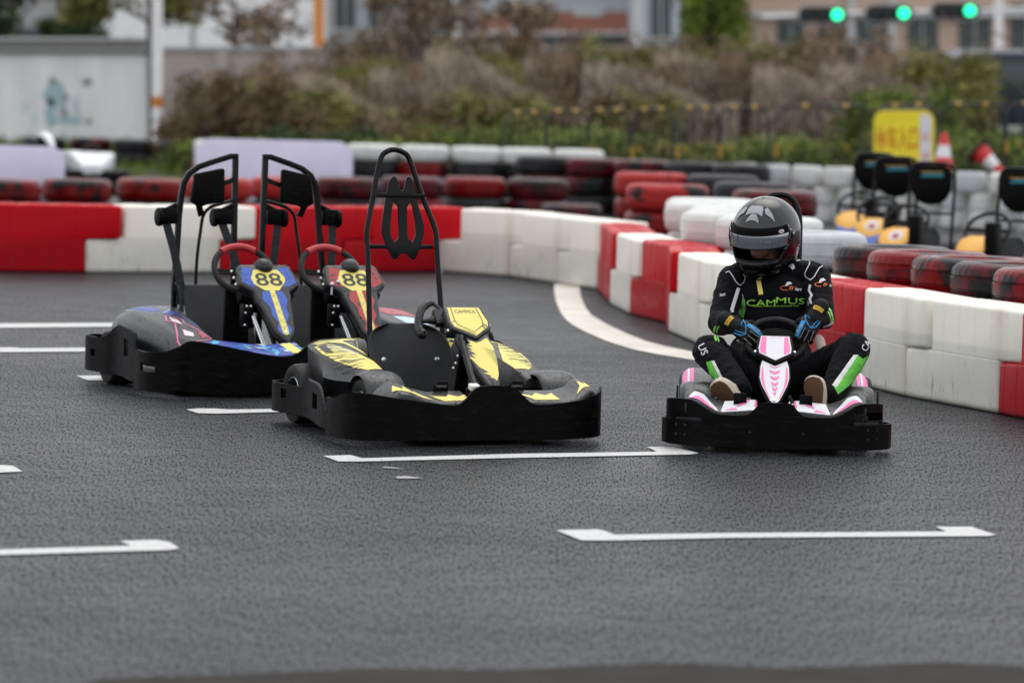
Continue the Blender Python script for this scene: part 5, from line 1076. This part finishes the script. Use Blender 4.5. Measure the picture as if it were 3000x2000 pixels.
# parked karts on the right
def far_kart(col='yellow_body',low='blue_body'):
    K=empty('racing_kart',(0,0,0)); H=[(.172,.95,.1),(.178,.98,.55),(.176,1.0,.72),(.172,1.0,.83),(.150,1.0,.878),(.110,1.0,.898),(.05,1.0,.902)]
    q=MB(); q.tube([(-x,y,z) for x,y,z in H]+[(x,y,z) for x,y,z in H[::-1]],.014,8,smooth=3); q.box((0,.99,.53),(.36,.012,.02)); q.build('roll_hoop','tubing',K)
    o=[(-.166,.82),(-.145,.865),(-.10,.888),(.10,.888),(.145,.865),(.166,.82),(.164,.75),(.155,.69),(.12,.635),(.07,.60),(0,.588),(-.07,.60),(-.12,.635),(-.155,.69),(-.164,.75)]
    q=MB(); q.prism(o,.97,.985,XZ); hb=q.build('headrest','black',K,bevel=.004)
    decal('headrest_print',[(P([(-.085,.795),(.10,.800),(.10,.83),(-.05,.83)],.1),0)],frame((0,.966,0),(1,0,0),(0,0,1)),None,'teal_print',hb,.001); decal('headrest_print_line',[(band([(-.08,.835),(.09,.838)],.006,.1),0)],frame((0,.966,0),(1,0,0),(0,0,1)),None,'glove_gold',hb,.001)
    seat(0,.36,.70,.12,.86,.42,K,.5,.06)
    F=panel_frame((0,.28,.36),(0,.75,.66)); q=MB(); q.prism([(-.13,.06),(-.10,.10),(-.05,.125),(.05,.125),(.10,.10),(.13,.06),(.12,0),(.06,-.2),(-.06,-.2),(-.13,0)],-.06,0,F); nose=q.build('nose_panel',col,K,bevel=.015); fr=frame(F@Vector((0,0,0)),(1,0,0),(0,.75,.66))
    decal('nose_badge',[(P(ell(0,.03,.055,.055,20),.1),0)],fr,None,'stk_white',nose,.001); decal('nose_badge_centre',[(P(ell(0,.02,.028,.028,16),.1),0)],fr,None,'stk_red',nose,.002); decal('nose_trim',[(P([(-.12,-.02),(-.06,-.19),(.06,-.19),(.12,-.02),(.10,-.06),(0,-.10),(-.10,-.06)],.1),0)],fr,None,low,nose,.0015)
    q=MB(); W=panel_frame((0,.50,.47),(0,.6,.8)); q.tube([tuple(W@Vector((.17*math.sin(a),.15*math.cos(a),0))) for a in [2*math.pi*i/28 for i in range(28)]],.014,8,True); q.sq([tuple(W@Vector((-.16,0,0))),tuple(W@Vector((.16,0,0)))],.03,.008); q.build('steering_wheel','rubber',K)
    m=MB(); L=[(-.60,.5,.05,.2),(-.60,.25,.05,.21),(-.52,.08,.04,.21),(-.3,.01,.04,.18)]; strip(m,L+[(0,0,.04,.22)]+mir(L),4,4); m.build('front_bumper','black',K,solid=.012)
    for x in (-.45,.45): kart_wheel((x,.35,.12),.12,.12,K); kart_wheel((x,1.0,.13),.13,.16,K)
    q=MB()
    for s in (-1,1): q.loft([[(s*.32,y,.08),(s*.32,y,z),(s*.50,y,z-.01),(s*.52,y,.08)] for y,z in ((.5,.18),(.65,.26),(.85,.26),(.95,.20))])
    q.build('side_pod','black',K,bevel=.01); q=MB(); q.box((.19,.22,.36),(.09,.12,.36)); q.build('column_cover','black',K,bevel=.02); q=MB(); q.box((0,.6,.06),(.6,1.1,.02)); q.box((-.1,.60,.33),(.07,.10,.22)); q.build('floor_tray','dark',K)
    return K
fk=far_kart()
spots=[(2557,35.6,-20),(2619,33.9,-20),(2724,31.8,-27),(2985,30.4,-34)]; labs=['parked kart with black rounded headrest, farthest left of the row on the right','parked kart with yellow nose, second in the row on the right','parked kart with black headrest board and teal print in front of the white tyre wall','parked kart at the right edge, its yellow nose beside a black steering wheel']
for i,(u,D,a) in enumerate(spots):
    o=fk if i==0 else copy_tree(fk)
    if i==2:
        for nz in [c for c in children(fk) if c.name.startswith('nose')]:
            for c in children(nz):
                if 'badge' in c.name: bpy.data.objects.remove(c)
    x=(u-1500)/FPX*D; ang=R(a); c,s=math.cos(ang),math.sin(ang); hx,hy=-s*1.0,c*1.0
    o.location=(x-hx,D-hy,0); o.rotation_euler=(0,0,ang); tag(o,labs[i],'kart','parked karts on the right')
# far-left kart with a white cowl
K=empty('racing_kart',((285-1500)/FPX*45.5,45.2,0),R(30)); tag(K,'far black kart with white cowl and side panel, left behind the tyres','kart')
q=MB(); q.loft([[(-.42,.3,.55),(-.36,.2,.60),(-.30,.3,.55)],[(-.44,.5,.68),(-.34,.42,.78),(-.24,.5,.68)],[(-.40,.75,.70),(-.30,.70,.80),(-.20,.75,.70)],[(-.36,.95,.60),(-.28,.9,.66),(-.2,.95,.6)]]); q.build('cowl','white_body',K,sub=2)
q=MB(); q.loft([[(-.1,.1,.30),(-.1,.1,.42),(.12,.1,.42),(.12,.1,.30)],[(-.1,.5,.36),(-.1,.5,.56),(.45,.5,.54),(.45,.5,.36)],[(-.05,.9,.36),(-.05,.9,.54),(.48,.9,.52),(.48,.9,.36)]]); q.build('side_pod','white_body',K,bevel=.03)
q=MB(); q.box((0,.6,.22),(.95,1.0,.28)); q.box((-.3,.7,.5),(.26,.2,.34)); q.build('body','black',K,bevel=.05); 
for x in (-.5,.5): kart_wheel((x,.3,.13),.13,.12,K); kart_wheel((x,1.0,.13),.13,.14,K)
q=MB(); q.tube([(.0,.55,.5),(.12,.5,.60),(.25,.55,.62),(.34,.62,.55)],.018,8,smooth=3); q.build('steering_wheel','rubber',K)
# crowd barriers behind the white tyre wall
def barricade(W,lab):
    t=empty('crowd_barrier',(0,0,0)); h=1.075; r=.14; q=MB()
    pts=[(-W/2,0,.04),(-W/2,0,h-r)]+[(-W/2+r-r*math.cos(R(a)),0,h-r+r*math.sin(R(a))) for a in (30,60,90)]+[(W/2-r+r*math.sin(R(a)),0,h-r+r*math.cos(R(a))) for a in (0,30,60)]+[(W/2,0,h-r),(W/2,0,.04)]
    q.tube(pts,.017,8); q.tube([(-W/2,0,.22),(W/2,0,.22)],.018,8); q.box((-W/2+.1,0,.02),(.06,.6,.04)); q.box((W/2-.1,0,.02),(.06,.6,.04)); q.build('frame','fence_black',t)
    n=max(5,int(W/.17)); q=MB()
    for i in range(1,n): q.tube([(-W/2+W*i/n,0,.22),(-W/2+W*i/n,0,h)],.009,6)
    q.build('bars','fence_black',t); k=4 if W>1.2 else 2
    def bd(a_,b_,r): q=MB(); q.tube([a_,b_],r,6); q.build('reflective_band','fence_yellow',t)
    for i in range(k): x=-W/2+W*(i+.7)/(k+.4); bd((x-.035,0,h),(x+.035,0,h),.024)
    for i in range(1,n,2): bd((-W/2+W*i/n,0,.50+.03*(i%4)),(-W/2+W*i/n,0,.62),.013)
    bd((-W/2,0,.46),(-W/2,0,.62),.026)
    return t
bp={}
edges=[(1480,1600),(1606,1716),(1722,1842),(1850,1972),(1980,2106),(2114,2246),(2272,2562),(2572,2738),(2752,2940),(2946,3140)]
for i,(a,c) in enumerate(edges):
    D=52.6; W=round((c-a)/FPX*D,1); 
    if W in bp: t=copy_tree(bp[W])
    else: t=barricade(W,''); bp[W]=t
    t.location=((a+c)/2/FPX*D-1500/FPX*D,D,-.0+.012*i-.04); t.rotation_euler=(0,0,R(rt.uniform(-3,3))); fl(t)
    tag(t,f'black crowd barrier with yellow bands, {ORD[i]} along the scrub behind the tyres','crowd barrier','crowd barriers in front of the scrub')
# sign hung on the barrier
t=empty('sign_board',bgpt(2647,505,52.3)); fl(t); W=.74; H=.76
q=MB(); o=[(-W/2,0),(W/2,0),(W/2,H-.12),(W/2-.03,H-.04),(W/2-.10,H),(-W/2+.10,H),(-W/2+.03,H-.04),(-W/2,H-.12)]; q.prism(o,-.01,.01,XZ); pn=q.build('panel','sign_yellow',t); fr=frame((0,-.0102,0),(1,0,0),(0,0,1))
decal('side_strip',[(P([(.20,.03),(.33,.03),(.33,H-.10),(.30,H-.05),(.20,H-.05)],.3),0)],fr,None,'sign_white',pn,.001)
decal('lettering',[(shift(text_tris('停车入口',.30,.1,.52,0,.012),-.085,.42),0),(shift(text_tris('停车',.22,.1,.34,0,.01),-.05,.09),0)],fr,None,'sign_orange',pn,.0015)
decal('strip_lettering',[(shift(text_tris('出口',.16,.1,.16,0,.004),.265,.44,R(0),.6),0),(shift(text_tris('向前',.16,.1,.16,0,.004),.265,.20,0,.6),0)],fr,None,'sign_red',pn,.002)
q=MB(); q.tube([(-.30,0,H+.01),(.30,0,H+.01)],.012,6); q.build('top_rail','post_dark',t); tag(t,'yellow sign board with orange lettering and a white side strip hung on the barrier','sign')
# cones
def cone():
    t=empty('traffic_cone',(0,0,0)); pr=lambda z:.115-.085*z/.42
    def seg(z0,z1,mt,nm): q=MB(); q.lathe([(pr(z0),z0),(pr(z1),z1)],24); q.build(nm,mt,t)
    q=MB(); q.lathe([(0,.03),(.115,.03),(pr(.16),.16)],24); q.build('body','cone_red',t); seg(.16,.29,'cone_white','reflective_band'); q=MB(); q.lathe([(pr(.29),.29),(pr(.40),.40),(.022,.42),(0,.42)],24); q.build('top','cone_red',t)
    q=MB(); q.prism([(-.15,-.15),(.15,-.15),(.15,.15),(-.15,.15)],0,.03); q.build('foot','rubber',t,bevel=.01); return t
cn=cone(); cn.location=((2767-1500)/FPX*45.,45.3,.575); tag(cn,'red and white traffic cone standing on the white tyre wall beside the yellow sign','traffic cone','cones on the tyre wall')
c2=copy_tree(cn); c2.location=((2862-1500)/FPX*46.4,46.6,.80); c2.rotation_euler=(R(20),R(132),0); tag(c2,'red and white traffic cone lying on its side on the white tyre wall','traffic cone','cones on the tyre wall')
# walls
b=NB('corrugated'); v=b.obj(); st=b.noise(b.obj((1,1,.3)),2.2,5,.6); blu=b.ramp(b.noise(b.obj((1,1,.5)),1.1,3),[(.63,0.),(.70,1.)])
b.set(Base_Color=b.mix(b.math('MULTIPLY',blu,.55),b.mix(b.ramp(st,[(.35,0.),(.7,1.)]),(.86,.865,.86),(.70,.71,.70)),(.18,.34,.40)),Roughness=.6); reg(b,'corrugated')
x0=bgpt(-2600,0,82)[0]; x1=bgpt(436,0,82)[0]; t=fl(empty('boundary_wall',(0,82,-.1))); q=MB(); n=180; zt=bgpt(0,158,82)[2]+.1
q.loft([[(x0+(x1-x0)*i/n,(.008 if i%2 else 0),0),(x0+(x1-x0)*i/n,(.008 if i%2 else 0),zt),(x0+(x1-x0)*i/n,.15,zt),(x0+(x1-x0)*i/n,.15,0)] for i in range(n+1)]); q.build('cladding','corrugated',t,smooth=False)
q=MB(); q.box(((x0+x1)/2,.08,zt+.13),(x1-x0,.35,.26)); q.build('coping','wall_cap',t,bevel=.02); q=MB(); q.box((x1+.08,.05,zt/2+.15),(.16,.3,zt+.3)); q.build('end_post','post_dark',t); q=MB(); q.box(((x0+x1)/2,.02,zt+.28),(x1-x0,.5,.05)); q.build('cap_edge','bld_pale',t); 
for mt,L in (('stain_teal',[((165,275),(34,40)),((150,330),(16,45)),((205,352),(42,14))]),('stain_grey',[((158,238),(12,12)),((258,240),(16,12)),((195,285),(10,10)),((190,328),(12,14)),((262,355),(9,10)),((470,380),(8,16))])):
    for (u,v),(a_,b_) in L:
        p=bgpt(u,v,82); s_=82/FPX; decal('paint_stain',[(P([(x*(1+.2*math.sin(5*i)),y*(1+.15*math.cos(3*i))) for i,(x,y) in enumerate(ell(0,0,a_*s_,b_*s_,16))],1.),0)],frame((p[0],-.004,p[2]+.1),(1,0,0),(0,0,1)),None,mt,t,.002+.004*(mt=='stain_grey'))
tag(t,'long pale corrugated boundary wall with a grey coping on the left','wall')
x0=bgpt(446,0,86)[0]; x1=bgpt(2110,0,86)[0]; zt=bgpt(0,146,86)[2]; t=fl(empty('boundary_wall',(0,86,-.2))); q=MB(); q.box(((x0+x1)/2,0,zt/2+.1),(x1-x0,.2,zt+.2)); q.build('masonry','concrete',t); q=MB(); q.box(((x0+x1)/2,-.02,zt+.22),(x1-x0,.32,.07)); q.build('coping','bld_grey',t)
q=MB()
for i in range(9): q.box((x0+(x1-x0)*i/8,-.12,zt/2+.1),(.25,.12,zt+.2))
q.build('pier','concrete',t); tag(t,'low pinkish grey masonry wall running behind the dry scrub','wall')
x0=bgpt(2100,0,90)[0]; x1=bgpt(3400,0,90)[0]; zt=bgpt(0,185,90)[2]; t=fl(empty('boundary_wall',(0,90,-.2))); q=MB(); q.box(((x0+x1)/2,0,zt/2+.1),(x1-x0,.2,zt+.2)); q.build('masonry','concrete',t); q=MB(); q.box(((x0+x1)/2,0,zt+.22),(x1-x0,.3,.05)); q.build('coping','bld_grey',t); tag(t,'masonry wall behind the bushes on the right below the traffic lights','wall')
# poles
def pole(u,D,w,label,top=7.,mat='pole_white',base=None,tape=False):
    x,y,_=bgpt(u,0,D); t=fl(empty('pole',(x,y,-.3))); r=w/2; q=MB(); q.lathe([(r*1.25,0),(r*1.25,.08),(r,.12),(r*.92,top),(0,top)],16); q.build('shaft',mat,t)
    if tape: q=MB(); z=bgpt(0,298,D)[2]+.3; q.lathe([(r*1.03,z-.10),(r*1.05,z),(r*1.03,z+.10)],16); q.build('tape_band','orange_tape',t)
    q=MB(); q.box((0,0,.02),(r*4,r*4,.04)); q.build('base_plate','post_dark',t)
    tag(t,label,'pole')
pole(463,78,.20,'white steel pole with an orange band in front of the wall end',tape=True); pole(1508,100,.20,'slender white pole before the brick-red facade'); pole(2922,96,.20,'white pole to the right of the traffic lights'); pole(935,100,.24,'orange-topped post beside the white building',mat='orange_tape'); pole(1338,104,.18,'pale thin post behind the dry bushes in the middle')
# buildings
def building(name,u0,u1,D,h,mat,label,dep=9.,roof='bld_grey'):
    x0,y,_=bgpt(u0,0,D); x1=bgpt(u1,0,D)[0]; t=fl(empty(name,((x0+x1)/2,D,-.4))); w=x1-x0; q=MB(); q.box((0,dep/2,h/2),(w,dep,h)); q.build('walls',mat,t); q=MB(); q.box((0,dep/2,h+.15),(w+.5,dep+.5,.3)); q.build('roof',roof,t); tag(t,label,'building'); return t,w
def win(t,u0,u1,v0,v1,D,mat='glass_dark',nm='window',fr='bld_pale',proud=.03):
    cx=t.location.x; a=bgpt(u0,v1,D); c=bgpt(u1,v0,D); q=MB(); q.box(((a[0]+c[0])/2-cx,-proud/2-.01,(a[2]+c[2])/2+.4),(c[0]-a[0],proud,c[2]-a[2])); w=q.build(nm,mat,t)
    if nm=='window': q=MB(); zc=(a[2]+c[2])/2+.4; q.box(((a[0]+c[0])/2-cx,-proud-.04,a[2]+.4-.03),(c[0]-a[0]+.1,.10,.06)); q.box(((a[0]+c[0])/2-cx,-proud-.02,zc),(.04,.03,c[2]-a[2]-.07)); q.build('window_frame',fr,w)
D=150
t,_=building('warehouse',215,925,135,8,'bld_white','long white rendered building behind the trees on the left'); win(t,560,575,-80,135,135,'bld_grey','drainpipe'); win(t,215,925,-150,-60,135,'bld_grey','upper_band')
t,_=building('warehouse',-3200,205,140,8,'bld_grey','grey-white building at the upper left behind the corrugated wall'); win(t,-3200,200,84,112,140,'bld_dark','plinth'); win(t,-100,60,-60,40,140)
t,_=building('office_block',940,1415,150,10,'bld_grey','grey building with dark windows left of the brick-red facade')
for a in (985,1085,1190,1290): win(t,a,a+55,-60,85,150)
win(t,1050,1075,-100,120,150,'bld_blue','pilaster'); win(t,940,1415,88,100,150,'bld_pale','ledge')
t,_=building('workshop',1405,1842,145,9,'bld_blue','workshop with a brick-red band below a pale blue upper wall'); win(t,1405,1842,36,100,145,'bld_brick','brick_band'); win(t,1405,1842,104,160,145,'bld_dark','shopfront'); win(t,1680,1765,26,50,145,'bld_pale','signboard',proud=.08); win(t,1405,1842,92,104,145,'bld_pale','awning',proud=.12)
t,_=building('office_block',1850,2150,140,10,'bld_blue','pale blue-grey block between the workshop and the peach building'); win(t,1852,1885,-100,170,140,'bld_pale','pilaster',proud=.15); win(t,1905,1965,-60,110,140); win(t,2000,2060,-60,110,140)
t,_=building('apartment_block',2165,3500,150,12,'bld_peach','peach apartment block with dark windows behind the traffic lights')
for a,c,v0,v1 in ((2275,2355,62,130),(2395,2470,70,140),(2500,2590,60,150),(2655,2745,50,150),(2805,2900,20,150),(2955,3060,10,150)): win(t,a,c,v0,v1,150)
for a in (2600,2480): win(t,a,a+22,-50,150,150,'bld_pale','pilaster',proud=.2)
win(t,2165,3400,38,52,150,'bld_pale','ledge',proud=.3)
# traffic lights on a mast arm
b=NB('lamp_green'); e=b.n('ShaderNodeEmission'); e.inputs[0].default_value=(.02,1.,.42,1); e.inputs[1].default_value=2.2; b.l(e.outputs[0],b.out.inputs[0]); reg(b,'lamp_green')
a=bgpt(2250,38,112); t=fl(empty('signal_gantry',(bgpt(3150,0,112)[0],112.2,-.3))); q=MB(); z=a[2]+.3; dx=bgpt(2230,0,112)[0]-t.location.x; q.tube([(0,0,0),(0,0,z+.4)],.13,12); q.tube([(0,0,z+.12),(dx,0,z-.12)],.06,10); q.build('mast_arm','pole_white',t); q=MB(); q.box((0,0,.05),(.6,.6,.1)); q.build('base_plate','post_dark',t); tag(t,'pale mast arm carrying the traffic lights across the top right','signal gantry')
for i,(u,v) in enumerate([(2448,45),(2642,41),(2835,33)]):
    c=bgpt(u,v,112); t=fl(empty('traffic_light',(c[0]-.39,111.8,c[2]))); q=MB(); o=[]
    for cx,a0 in ((.42,-90),(-.42,90)):
        for k in range(9): an=R(a0+22.5*k); o.append((cx+.20*math.cos(an),.20*math.sin(an)))
    q.prism(o,-.06,.06,XZ); q.build('housing','light_box',t,bevel=.01); q=MB(); q.tube([(p[0]*1.10,.0,p[1]*1.25) for p in o],.022,6,True); q.build('rim','bld_grey',t)
    for k,(lx,mt) in enumerate(((-.39,'glass_dark'),(0,'glass_dark'),(.39,'lamp_green'))):
        q=MB(); q.lathe([(0,.03),(.08,.022),(.135,0)],20,Matrix.Translation((lx,-.062,0))@Matrix.Rotation(R(90),4,'X')); q.build('lens',mt,t); q=MB(); q.lathe([(.150,0),(.155,.16)],20,Matrix.Translation((lx,-.06,0))@Matrix.Rotation(R(90),4,'X'),a0=R(0),a1=R(180)); q.build('visor','light_box',t,solid=.006)
    tag(t,['left one of the three horizontal traffic lights showing green','middle one of the three horizontal traffic lights showing green','right one of the three horizontal traffic lights showing green'][i],'traffic light','traffic lights on the mast arm')
# van on the right
c=bgpt(2920,0,72); t=fl(empty('van',(c[0]+.2,72,-.25))); q=MB()
q.loft([[(-.95,y,.3),(-.97,y,1.0),(-.86,y,zt-.12),(-.75,y,zt),(.75,y,zt),(.86,y,zt-.12),(.97,y,1.0),(.95,y,.3)] for y,zt in ((0,2.12),(.15,2.20),(3.2,2.2),(3.9,1.35),(4.6,1.2))]); q.build('body','van_navy',t,bevel=.03)
q=MB(); q.box((0,-.012,1.65),(1.45,.02,.62)); q.box((-.935,1.6,1.6),(.02,2.2,.55),(0,R(6),0)); q.build('window','glass_dark',t,bevel=.01)
for s in (-1,1): q=MB(); q.box((s*.86,-.015,1.15),(.12,.04,.50)); q.build('tail_light','cone_red',t,bevel=.01)
q=MB(); q.box((0,-.03,.45),(1.8,.12,.22)); q.build('rear_bumper','black',t,bevel=.02); q=MB(); q.box((0,-.02,.85),(.44,.02,.12)); q.build('number_plate','bld_pale',t)
for x in (-.85,.85):
    for y in (.8,3.8): kart_wheel((x,y,.32),.32,.2,t)
tag(t,'dark navy van parked behind the fence at the right edge','van')
# ---------------------------------------------------------------- vegetation
rv=random.Random(21); nb=[0]
place={}
def zone(uu): return 'behind the corrugated wall end' if uu<600 else 'left of the middle' if uu<1100 else 'in the middle' if uu<1600 else 'right of the middle' if uu<2100 else 'left of the yellow sign' if uu<2600 else 'right of the yellow sign'
cntz={}
def B(kind,mat,u,D,top,wm,desc,cat='bush'):
    z=zone(u); k=(desc,z); cntz[k]=cntz.get(k,0)+1
    row='nearer' if D<66 else 'mid-distance' if D<72 else 'farther'
    bush(kind,mat,u,D,top,wm,f'{desc} {z}'+(f', {ORD[cntz[k]]} of its kind there' if cntz[k]>1 else f', {row} row'),cat)
# low green strip right behind the tyres
for i in range(17): B('bush',['leaf_green','leaf_olive','leaf_dark','leaf_bright'][i%4 if i%5 else 0],655+145*i+rv.uniform(-25,25),58+rv.uniform(-2,2),385+rv.uniform(-25,30),rv.uniform(1.1,1.6),['low green shrub','low olive shrub','low dark green shrub','low bright green shrub'][i%4 if i%5 else 0])
# middle height
for i in range(13): B('bush',['leaf_olive','leaf_rust','leaf_olive','leaf_green','leaf_brown'][i%5],690+95*i+rv.uniform(-20,25),66+rv.uniform(-2,2),(235 if i<2 else 285)+rv.uniform(-30,35),rv.uniform(1.4,2.1),['olive bush','rust-brown bush','olive bush','leafy green bush','brown bush'][i%5])
for i in range(18): B('reed',['leaf_dry','leaf_brown','leaf_dry','leaf_olive'][i%4],780+115*i+rv.uniform(-40,40),71+rv.uniform(-2,2),(170 if i<5 else 140)+rv.uniform(-30,30),rv.uniform(1.7,2.7),['dry pinkish weeds','brown dry weeds','dry pinkish weeds','olive weeds'][i%4],'dry weeds')
for i in range(15): B('bush',['leaf_brown','leaf_rust','leaf_brown','leaf_olive'][i%4],950+115*i+rv.uniform(-40,40),75+rv.uniform(-1,2),(125 if i<6 else 105)+rv.uniform(-35,30),rv.uniform(1.5,2.4),['bare brown shrub','rust-brown bush','bare brown shrub','olive bush'][i%4])
B('bush','leaf_olive',2690,70,130,2.2,'grey-green flowering bush'); B('bush','leaf_green',2650,63,240,1.7,'leafy green bush'); B('bush','leaf_green',2830,60,370,1.4,'leafy green bush'); B('bush','leaf_dry',2600,68,215,1.5,'pale grey bush')
B('bush','leaf_rust',640,64,205,1.6,'rust-brown bush'); B('bush','leaf_olive',760,68,240,2.4,'olive bush')
for u,tp,w in ((640,235,1.6),(760,190,2.2),(900,170,2.4),(1020,180,2.2)): B('reed','leaf_dry',u,78,tp,w,'dry pinkish weeds','dry weeds')
# trees
def tree(u,D,z0,z1,w,mat,label,n=9000,trunk=.09,lean=.0,size=.13,clear=.3):
    x,y,_=bgpt(u,0,D); t=fl(empty('tree',(x,y,-.3))); h=z1-z0; f=foliage(int(u)+int(D),1.,1.,1.,n,size/1.5,False); f.v=[(p[0]*w+lean,p[1]*w,z0+.3+p[2]*h) for p in f.v]; f.build('crown',mat,t,smooth=False,recalc=False)
    q=MB(); q.tube([(0,0,0),(lean*.3,0,z0*.6+.3),(lean*.7,.05,z0+.4+h*.3),(lean,0,z0+.3+h*.7)],[trunk,trunk*.8,trunk*.5,trunk*.15],8,smooth=3)
    rd=random.Random(int(u))
    for k in range(9):
        b0=Vector((lean*.7,0,z0+.3+h*rd.uniform(0,.4))); q.tube([b0,b0+Vector((rd.uniform(-.25,.25)*w,rd.uniform(-.2,.2)*w,h*.15)),b0+Vector((rd.uniform(-.45,.45)*w,rd.uniform(-.3,.3)*w,h*rd.uniform(.2,.5)))],[trunk*.4,trunk*.25,trunk*.08],5)
    q.build('trunk','bark',t); tag(t,label,'tree')
tree(40,92,2.0,5.2,3.0,'leaf_dark','dark green tree rising above the corrugated wall at the upper left')
tree(188,90,1.9,2.75,1.0,'leaf_dark','small dark tree just above the corrugated wall coping',3500)
tree(440,88,2.5,4.6,3.0,'leaf_olive','loose-crowned olive tree behind the white banded pole',2600)
tree(690,90,2.0,3.6,2.6,'leaf_brown','thin brownish tree in front of the white building',1100)
tree(350,89,1.7,2.3,1.3,'leaf_green','low green crown beside the wall end',2500)
tree(2090,84,1.6,4.6,1.1,'leaf_green','slim green tree left of the peach building',6500)
tree(1420,88,1.4,3.3,2.6,'leaf_brown','bare brown tree in front of the brick-red facade',1500)
tree(1230,86,1.4,3.6,2.0,'leaf_brown','bare brown tree left of the thin pale post',1800)
g=MB(); rd=random.Random(8)
for i in range(16000):
    x=rd.uniform(-12,14); y=rd.uniform(53.5,84); s=rd.uniform(.06,.22); a=rd.uniform(0,6.28); g.add([(x,y,0),(x+.03*math.cos(a),y+.03*math.sin(a),0),(x+rd.uniform(-.05,.05),y,s)],[(0,1,2)])
go=g.build('grass','leaf_green',None,smooth=False,recalc=False); tag(go,'rough grass growing behind the crowd barriers','grass',kind='stuff'); 
# thin bare branches arching at the right
q=MB(); A=bgpt(2700,25,60)
for L in ([(2745,30),(2830,95),(2905,165),(2960,235),(3020,290)],[(2640,110),(2720,150),(2770,210),(2815,290)],[(2900,95),(2960,120),(3020,160)]):
    q.tube([bgpt(u,v,60) for u,v in L],[.012]*len(L),5,smooth=3)
q.tube([bgpt(3020,290,60),(bgpt(3060,0,60)[0],60,0)],.02,6); q.tube([bgpt(2815,290,60),(bgpt(2830,0,60)[0],60,0)],.015,6); q.tube([bgpt(3020,160,60),bgpt(3020,290,60)],.012,5)
o=q.build('bare_shrub','bark',None); fl(o); tag(o,'leafless shrub with long arching twigs at the right edge','shrub')
# ---------------------------------------------------------------- karts and driver
yellow_kart(); two_seater(); pk=pink_kart(); driver(pk)
# ---------------------------------------------------------------- bank the track (everything standing on it tilts with it)
flat=set(o.name for o in FLAT)
bpy.context.view_layer.update()
for o in list(COL.objects):
    if o.parent is None and o.name not in flat:
        M=o.matrix_basis.copy(); o.matrix_basis=TILT@M
bpy.data.scenes.remove(TMP)
# ---------------------------------------------------------------- camera
cd=bpy.data.cameras.new('camera'); cd.sensor_width=36; cd.lens=FPX/3000*36; cd.clip_end=2000; cd.clip_start=.1
cam=bpy.data.objects.new('camera',cd); COL.objects.link(cam); cam.location=(0,0,HC); cam.rotation_euler=(R(90)-PITCH,0,0); SC.camera=cam
cd.dof.use_dof=True; cd.dof.focus_distance=17.4; cd.dof.aperture_fstop=3.1; cd.dof.aperture_blades=9
# ---------------------------------------------------------------- overcast daylight
W=bpy.data.worlds.new('World'); SC.world=W; W.use_nodes=True; nt=W.node_tree; bg=nt.nodes['Background']
sky=nt.nodes.new('ShaderNodeTexSky'); sky.sky_type='NISHITA'; sky.sun_disc=False; sky.sun_elevation=R(70); sky.sun_rotation=R(12); sky.air_density=1.; sky.dust_density=4.; sky.ozone_density=1.
hs=nt.nodes.new('ShaderNodeHueSaturation'); hs.inputs['Saturation'].default_value=.16; nt.links.new(sky.outputs[0],hs.inputs['Color'])
tc=nt.nodes.new('ShaderNodeTexCoord'); sp=nt.nodes.new('ShaderNodeSeparateXYZ'); cr=nt.nodes.new('ShaderNodeValToRGB'); mx=nt.nodes.new('ShaderNodeMix'); mx.data_type='RGBA'; mx.blend_type='MULTIPLY'; mx.inputs[0].default_value=1
nt.links.new(tc.outputs['Generated'],sp.inputs[0]); nt.links.new(sp.outputs[2],cr.inputs[0]); cr.color_ramp.elements[0].color=(.92,.92,.93,1); cr.color_ramp.elements[1].color=(1,1,1,1); cr.color_ramp.elements[1].position=.75
nt.links.new(hs.outputs[0],mx.inputs[6]); nt.links.new(cr.outputs[0],mx.inputs[7]); m2=nt.nodes.new('ShaderNodeMix'); m2.data_type='RGBA'; m2.inputs[0].default_value=.72; m2.inputs[7].default_value=(5.5,5.6,5.75,1); nt.links.new(mx.outputs[2],m2.inputs[6]); nt.links.new(m2.outputs[2],bg.inputs[0]); bg.inputs[1].default_value=.15
sl=bpy.data.lights.new('sun','SUN'); sl.energy=.55; sl.angle=R(50); sl.color=(1,.97,.93); so=bpy.data.objects.new('sun',sl); COL.objects.link(so); so.rotation_euler=(R(32),0,R(20+180-0)); 
so.rotation_euler=Euler((R(-20),0,R(-15)))
vs=SC.view_settings; vs.view_transform='Standard'; vs.look='None'; vs.exposure=0.62; vs.gamma=1
